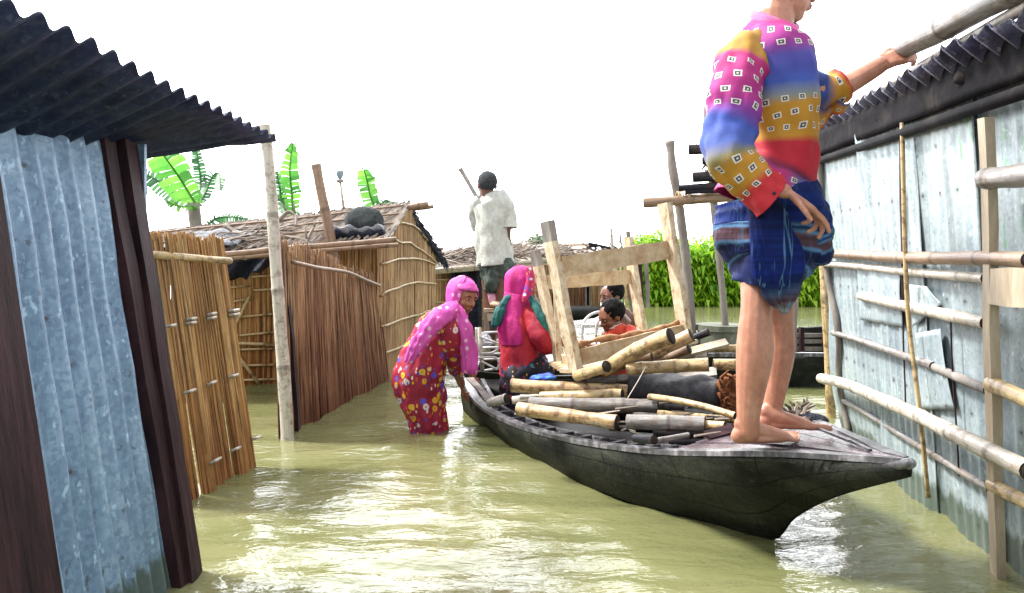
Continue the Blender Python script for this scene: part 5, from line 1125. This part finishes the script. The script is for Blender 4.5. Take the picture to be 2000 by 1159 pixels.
mb = MB(); q = [P(1513+44*math.cos(a)-7*math.sin(a), 50+14*math.cos(a)-4*math.sin(a), 2.7+.078*math.sin(a)) for a in [i*2*PI/24 for i in range(25)]]; mb.tube(q, [(.030, .008)]*25, 10, ref=(0, 0, 1), cap=False); mb.build('collar', mott('collar', [(.5, .1, .3), (.58, .2, .4)], (40, 40, 40), .7), yo, True)
mb = MB(); mb.tube([P(x, y, 2.66) for x, y in cat([(1553, 70), (1566, 120), (1578, 190), (1583, 250)], 5)], .0022, 5); mb.build('placket', M['plastic_black'], yo)
garment('sleeve', Y0, [(1478, 98, -.07, 34, 40), (1458, 112, -.10, 44, 44), (1440, 160, -.15, 50, 46), (1434, 225, -.18, 53, 44), (1424, 275, -.20, 50, 42), (1432, 312, -.21, 48, 40), (1458, 346, -.22, 44, 38), (1484, 372, -.225, 42, 36), (1508, 392, -.23, 45, 36)], M['sleeve'], yo, 44, 8, .011, (14, 14, 9), thick=.003, seed=4)
mb = MB(); mb.ell(P(1512, 378, 2.39), (.006, .004, .006)); mb.build('button', M['plastic_black'], yo, True)
garment('sleeve', Y0, [(1530, 118, .14, 36, 36), (1558, 155, .22, 36, 34), (1592, 176, .255, 34, 30), (1622, 176, .27, 30, 27), (1642, 166, .28, 32, 28)], M['cuff'], yo, 32, 6, .009, (14, 14, 14), ref=(0, 0, 1), thick=.003)
mb = MB(); mb.grid(lambda u, v: P(lerp(1600, 1662, u)-8*v, lerp(208, 196, u)+v*lerp(48, 14, u)+6*math.sin(u*9), 2.95+.03*math.sin(u*6)+.03*v), 16, 10, lambda u, v: (u, .7+.3*v)); mb.build('loose_cuff', M['cuff'], yo, True, .003)
garment('lungi', Y0, [(1494, 376, 0, 96, 82), (1500, 400, 0, 107, 90), (1505, 440, 0, 111, 92), (1502, 485, -.01, 102, 96), (1498, 520, -.02, 78, 100), (1492, 543, -.03, 60, 96), (1488, 560, -.03, 50, 90)], M['lungi'], yo, 60, 8, .010, (9, 9, 11), seed=2)
garment('lungi_fold', Y0, [(1560, 425, -.06, 26, 30), (1580, 445, -.07, 36, 44), (1590, 475, -.06, 34, 46), (1584, 500, -.04, 26, 34), (1578, 514, -.03, 8, 10)], M['lungi'], yo, 36, 6, .012, (16, 16, 16), seed=7, cap=True)
garment('lungi_drape', Y0, [(1488, 400, -.17, 30, 16), (1502, 440, -.185, 40, 16), (1516, 490, -.19, 50, 15), (1522, 535, -.185, 47, 14), (1526, 575, -.16, 32, 12), (1531, 604, -.15, 13, 8), (1532, 613, -.15, 3, 3)], M['lungi_drape'], yo, 48, 7, .010, (18, 18, 3), seed=9, cap=True, pleat=.006)

# ------------------------------------------------------------------ bending woman pushing the boat
Y1 = 4.75
w1 = thing('person', 'bending woman in red floral dress and pink dotted headscarf, standing in water', 'person', W(838, 838))
mb = MB(); fr = frame((.74, -.66, -.24), (.32, -.1, 1)); s = .225; hc = P(903, 581, Y1-.02); at = head(mb, hc, fr, s)
limb(mb, Y1, [(880, 640, 0, 26), (893, 612, -.01, 17), (898, 598, -.01, 16)])
limb(mb, Y1, [(824, 750, 0, 30), (823, 715, 0, 32), (845, 670, 0, 30), (872, 638, 0, 30)], 16)
for dy in (-.06, .06): limb(mb, Y1, [(826, 755, dy*.7, 22), (838, 820, dy, 15), (842, 900, dy, 15), (842, 985, dy, 11), (856, 1000, dy, 9)])
limb(mb, Y1, [(872, 632, -.12, 17), (880, 668, -.10, 14), (888, 708, .03, 12), (897, 738, .14, 9), (901, 750, .20, 8)])
w = P(901, 750, Y1+.20); hand(mb, w, P(908, 790, Y1+.30)-w, (.8, .4, -.3), (.35, -.8, .1), .17, (38, 42, 45, 50), 35)
limb(mb, Y1, [(880, 632, .14, 16), (905, 670, .22, 13), (915, 715, .34, 10)])
w = P(915, 715, Y1+.34); hand(mb, w, P(922, 745, Y1+.42)-w, (.6, .4, -.5), (.3, -.8, .3), .16)
remesh(mb, 'body', M['skin'], w1, .007, 2); face_bits(at, fr, s, w1); hair(at, fr, s, w1, M['hair'], (0, -.09, .13), (.35, .40, .375), .03)
garment('dress', Y1, [(893, 612, 0, 17, 20), (878, 624, 0, 30, 40), (858, 648, 0, 41, 52), (838, 684, 0, 44, 54), (823, 720, 0, 49, 54), (820, 752, 0, 47, 52), (828, 790, 0, 39, 46), (838, 834, 0, 32, 40), (841, 870, 0, 30, 37), (842, 920, 0, 30, 37)], M['kurta'], w1, 60, 8, .016, (13, 13, 6), pleat=.010, pn=9)
garment('sleeve', Y1, [(878, 618, -.06, 18, 22), (873, 634, -.13, 24, 22), (880, 668, -.11, 21, 19), (886, 700, .0, 17, 16), (892, 724, .10, 14, 13)], M['kurta'], w1, 30, 6, .009, (16, 16, 10), seed=3)
for k in range(2):
    c_ = P(893+k*1.5, 727+k*5, Y1+.115); mb = MB(); mb.tube([c_+Vector((.038*math.cos(a), .034*math.sin(a), -.012*math.cos(a))) for a in [i*PI/8 for i in range(17)]], .004, 6); mb.build('bangle', M['steel'], w1, True)
# headscarf: shell open at the face, folds over shoulder, back and front
def hood(at, s, name, mat, par, open_=.30, r=(.40, .47, .44), c=(0, -.07, .12), down=-.5, seed=0.0):
    mb = MB()
    def fn(u, v):
        th = lerp(-PI*.5-1.95, -PI*.5+1.95, u) if v > .0 else 0; th = lerp(-PI/2-2.25, -PI/2+2.25, u)
        if v < .62:
            ph = lerp(PI/2, 0, v/.62); x = r[0]*math.cos(ph)*math.cos(th); y = r[1]*math.cos(ph)*math.sin(th); z = r[2]*math.sin(ph)
            y = min(y, open_) if ph > .3 else y
        else:
            f = (v-.62)/.38; x = r[0]*math.cos(th)*(1-.25*f); y = r[1]*math.sin(th)*(1-.30*f)+.02*f; z = down*f
        q = at(c[0]+x, c[1]+y, c[2]+z); return q+(q-at(*c)).normalized()*(.007*noise.noise(q*16+Vector((seed, 0, 0)))+.006*noise.noise(Vector((u*14+seed, v*2.5, 0))))
    mb.grid(fn, 44, 30); return mb.build(name, mat, par, True, .004)
hood(at, s, 'headscarf', M['scarf1'], w1, .20)
mb = MB()
def band(u, v):
    th = u*2*PI; zlo = .12-.06*math.sin(th)*-1*0+(.10 if math.sin(th) > 0 else 0)*math.sin(th); ph0 = math.asin(max(-.3, min(.9, (zlo-.04)/.44))); ph = lerp(ph0, PI/2-.02, v)
    q = at(.37*math.cos(ph)*math.cos(th), -.02+.475*math.cos(ph)*math.sin(th), .10+.44*math.sin(ph)); return q+(q-at(0, 0, .1)).normalized()*.005*noise.noise(Vector((v*9+u*3, u*3, 2)))
mb.grid(band, 40, 12); mb.build('scarf_band', M['scarf1'], w1, True, .004)
garment('scarf_wrap', Y1, [(888, 590, .02, 17, 22), (890, 604, 0, 21, 26), (886, 618, 0, 28, 36), (876, 628, 0, 34, 46)], M['scarf1'], w1, 40, 6, .012, (12, 12, 14))
garment('scarf_tail', Y1, [(886, 594, -.09, 9, 7), (896, 618, -.13, 14, 9), (908, 650, -.14, 14, 9), (914, 685, -.12, 14, 9), (917, 712, -.11, 14, 9), (916, 729, -.10, 12, 6)], M['scarf1'], w1, 30, 7, .007, (30, 30, 3), cap=True, pleat=.008, pn=7)
garment('scarf_drape', Y1, [(888, 600, -.13, 14, 12), (868, 614, -.19, 19, 14), (843, 636, -.22, 18, 12), (822, 664, -.24, 15, 10), (806, 692, -.245, 11, 9), (799, 708, -.235, 6, 5)], M['scarf1'], w1, 30, 7, .007, (26, 26, 26), cap=True, pleat=.007, pn=7)

# ------------------------------------------------------------------ woman with magenta scarf in the boat
Y2 = 4.95
w2 = thing('person', 'woman in a red top and magenta headscarf seen from behind, reaching towards the table', 'person', P(1022, 760, Y2))
mb = MB(); fr = frame((.88, .42, -.12)); s = .225; hc = P(1020, 560, Y2); at = head(mb, hc, fr, s)
limb(mb, Y2, [(1016, 640, 0, 24), (1014, 610, 0, 16), (1016, 590, 0, 15)])
limb(mb, Y2, [(1028, 765, 0, 34), (1020, 710, 0, 30), (1016, 650, 0, 30), (1014, 632, 0, 26)], 16)
for dx in (0, 22): limb(mb, Y2, [(1028+dx*.3, 765, .04, 24), (1075+dx, 772, -.12+dx*.01, 19), (1070+dx, 800, .0, 13), (1040+dx, 806, .16, 10)])
limb(mb, Y2, [(1044, 630, -.10, 15), (1060, 665, -.14, 13), (1080, 668, -.12, 11), (1108, 668, -.06, 9), (1118, 668, -.04, 8)])
w = P(1118, 668, Y2-.04); hand(mb, w, P(1160, 674, Y2)-w, (0, .1, -1), (.1, -1, 0), .165, (18, 20, 24, 30), 40)
limb(mb, Y2, [(990, 630, .10, 14), (985, 665, .2, 12), (1005, 690, .3, 10), (1030, 690, .36, 8)])
w = P(1030, 690, Y2+.36); hand(mb, w, (1, .2, -.1), (0, .1, -1), (-.1, -1, 0), .16)
remesh(mb, 'body', M['skin'], w2, .007, 2); face_bits(at, fr, s, w2); hair(at, fr, s, w2, M['hair'], (0, -.09, .13), (.35, .40, .375), .03)
garment('top', Y2, [(1014, 598, 0, 20, 22), (1014, 614, 0, 32, 40), (1014, 634, 0, 40, 46), (1016, 670, 0, 39, 44), (1020, 700, 0, 42, 46), (1024, 728, 0, 46, 50)], M['red'], w2, 50, 8, .012, (13, 13, 5), pleat=.006, pn=7)
garment('skirt', Y2, [(1022, 690, 0, 40, 44), (1026, 730, 0, 50, 54), (1034, 765, 0, 56, 60), (1040, 800, 0, 60, 62)], M['skirt2'], w2, 50, 7, .02, (12, 12, 12), cap=True)
garment('sleeve', Y2, [(1034, 612, -.05, 20, 22), (1046, 630, -.11, 24, 24), (1058, 655, -.15, 23, 22), (1068, 672, -.15, 20, 19), (1082, 674, -.13, 15, 15)], M['red'], w2, 30, 6, .010, (14, 14, 10))
hood(at, s, 'headscarf', M['scarf2'], w2, .26, (.42, .48, .47), (0, -.07, .12), -.85, 4.0)
garment('scarf_back', Y2, [(1012, 575, -.03, 24, 24), (1008, 598, -.03, 25, 28), (1006, 620, -.02, 32, 38), (1006, 650, -.02, 34, 42), (1008, 670, -.02, 30, 40)], M['scarf2'], w2, 40, 7, .010, (16, 16, 4), pleat=.006, pn=9)
garment('scarf_print', Y2, [(1030, 524, -.105, 8, 8), (1036, 540, -.12, 8, 8), (1034, 560, -.125, 8, 7), (1026, 582, -.13, 7, 7), (1024, 592, -.125, 3, 3)], M['scarf2_print'], w2, 20, 6, .004, cap=True)
garment('shawl', Y2, [(996, 578, -.08, 5, 5), (984, 596, -.09, 8, 6), (974, 616, -.10, 9, 6), (968, 634, -.10, 7, 5), (972, 638, -.10, 3, 3)], M['teal'], w2, 24, 7, .005, (30, 30, 30), cap=True, pleat=.006, pn=7)
garment('shawl', Y2, [(1036, 582, -.12, 5, 5), (1046, 598, -.15, 8, 6), (1056, 616, -.18, 8, 6), (1066, 640, -.19, 6, 5), (1072, 652, -.19, 2, 2)], M['teal'], w2, 20, 6, .004, (30, 30, 30), cap=True, pleat=.006, pn=7)

# ------------------------------------------------------------------ man in white shirt
Y3 = 6.2
m1 = thing('person', 'man in a white T-shirt standing with his back turned, holding a boat pole', 'person', P(965, 708, Y3))
mb = MB(); fr = frame((-.35, .93, -.05)); s = .225; hc = P(951, 363, Y3); at = head(mb, hc, fr, s)
limb(mb, Y3, [(957, 405, 0, 14), (953, 388, 0, 13), (951, 372, 0, 13)])
limb(mb, Y3, [(966, 530, 0, 27, 22), (963, 470, 0, 25, 19), (960, 420, 0, 28, 20), (958, 402, 0, 22, 15)], 16, (1, 0, 0))
for x, dy in ((956, .03), (980, -.03)): limb(mb, Y3, [(x, 530, dy, 18), (x+2, 600, dy, 13), (x+2, 650, dy, 12), (x+2, 695, dy, 8)]); limb(mb, Y3, [(x+2, 700, dy, 8), (x-2, 704, dy+.14, 7)])
limb(mb, Y3, [(989, 402, -.01, 11), (990, 435, -.02, 9.5), (990, 462, .0, 8), (995, 484, .04, 6)])
w = P(995, 483, Y3+.04); hand(mb, w, P(999, 505, Y3+.06)-w, (-.3, 1, 0), (-.8, -.3, .3), .17, (60, 65, 65, 70), 30)
limb(mb, Y3, [(931, 403, .02, 11), (927, 440, .14, 9), (934, 415, .28, 7), (937, 398, .34, 6)])
w = P(937, 398, Y3+.34); hand(mb, w, (0.1, .1, 1), (.6, .3, 0), (.3, -1, 0), .16, (60, 65, 65, 70), 30)
remesh(mb, 'body', M['skin_dark'], m1, .008, 2); face_bits(at, fr, s, m1); hair(at, fr, s, m1, M['hair_grey'], (0, -.08, .15), (.35, .41, .37), .04)
garment('tshirt', Y3, [(952, 380, 0, 15, 14), (955, 386, 0, 26, 18), (960, 396, 0, 35, 23), (961, 420, 0, 35, 25), (962, 455, 0, 34, 25), (966, 490, 0, 35, 26), (969, 518, 0, 37, 28)], M['tshirt'], m1, 56, 8, .018, (9, 9, 4))
garment('sleeve', Y3, [(980, 392, -.01, 11, 13), (989, 400, -.01, 15, 15), (994, 425, -.02, 15, 14), (995, 446, -.03, 15, 14)], M['tshirt'], m1, 30, 6, .012, (14, 14, 8))
garment('sleeve', Y3, [(938, 392, .01, 10, 12), (930, 400, .02, 12, 13), (927, 425, .08, 11, 12), (930, 449, .13, 9, 10)], M['tshirt'], m1, 30, 6, .010, (14, 14, 8))
garment('lungi', Y3, [(968, 505, 0, 31, 26), (968, 525, 0, 33, 28), (960, 545, 0, 20, 26), (955, 566, .02, 14, 20)], M['check'], m1, 40, 7, .02, (16, 16, 9))
garment('lungi_fold', Y3, [(985, 512, -.05, 12, 12), (990, 530, -.06, 16, 14), (986, 545, -.06, 10, 10)], M['check'], m1, 24, 6, .015, (16, 16, 9), cap=True)
bamboo('boat_pole', 'thin bamboo boat pole held diagonally by the man in the white shirt', 'pole', P(899, 331, 6.62), P(1062, 612, 6.12), .019, 'bam_grey', node=.5)

# ------------------------------------------------------------------ two boys
def boy(label, Y, hx, hy, fwd, s, top, rows, sleeve=None, bare=False):
    b = thing('person', label, 'person', P(hx, 760, Y)); mb = MB(); fr = frame(fwd); hc = P(hx, hy, Y); at = head(mb, hc, fr, s)
    x0, y0 = rows[0][0], rows[0][1]
    limb(mb, Y, [(x0+2, y0+20, 0, 14), (x0, y0, 0, 11), (hx+3, hy+14, 0, 11)])
    limb(mb, Y, [(r[0], r[1], r[2], r[3]*.86, r[4]*.86) for r in rows[1:]], 16, (1, 0, 0))
    for dx in (-10, 10): limb(mb, Y, [(rows[-1][0]+dx, rows[-1][1], 0, 12), (rows[-1][0]+dx, rows[-1][1]+70, 0, 8)])
    for k in (-1, 1): limb(mb, Y, [(rows[1][0]+k*(rows[1][3]-2), rows[1][1]+6, 0, 9), (rows[2][0]+k*(rows[2][3]+4), rows[2][1]+20, -.03, 7.5), (rows[2][0]-18+k*14, rows[2][1]+44, -.20, 5.5)]); w = P(rows[2][0]-18+k*14, rows[2][1]+44, Y-.20); hand(mb, w, (-.7, -.5, -.2), (0, 0, -1), (0, -1 if k > 0 else 1, 0), .13)
    remesh(mb, 'body', M['skin_boy'], b, .007, 2); face_bits(at, fr, s, b); hair(at, fr, s, b, M['hair'], (0, -.12, .16), (.385, .44, .40), .14)
    if not bare: garment('shirt', Y, rows, M[top], b, 40, 6, .010, (14, 14, 8))
    if sleeve:
        garment('sleeve', Y, sleeve, M['stripes'], b, 24, 6, .006)
        garment('collar', Y, [(1200, 634, 0, 14, 14), (1201, 640, 0, 18, 16)], M['whitecloth'], b, 24, 3, .002)
    return b
boy('boy in an orange and striped shirt looking down beside the metal chair', 5.35, 1194, 619, (-.85, -.38, -.42), .215, 'orange', [(1202, 636, 0, 12, 12), (1206, 648, 0, 25, 18), (1210, 672, 0, 29, 20), (1212, 720, 0, 27, 20), (1213, 770, 0, 25, 20)],
    [(1222, 645, -.04, 12, 12), (1236, 654, -.06, 15, 14), (1243, 675, -.08, 14, 13), (1243, 694, -.10, 13, 12)])
boy('bare-shouldered boy with his face half hidden behind the boy in orange', 5.95, 1194, 579, (-.85, -.48, -.18), .215, 'orange', [(1204, 600, 0, 11, 11), (1212, 614, 0, 24, 16), (1216, 645, 0, 25, 17), (1216, 690, 0, 22, 17), (1216, 730, 0, 22, 18)], bare=True)
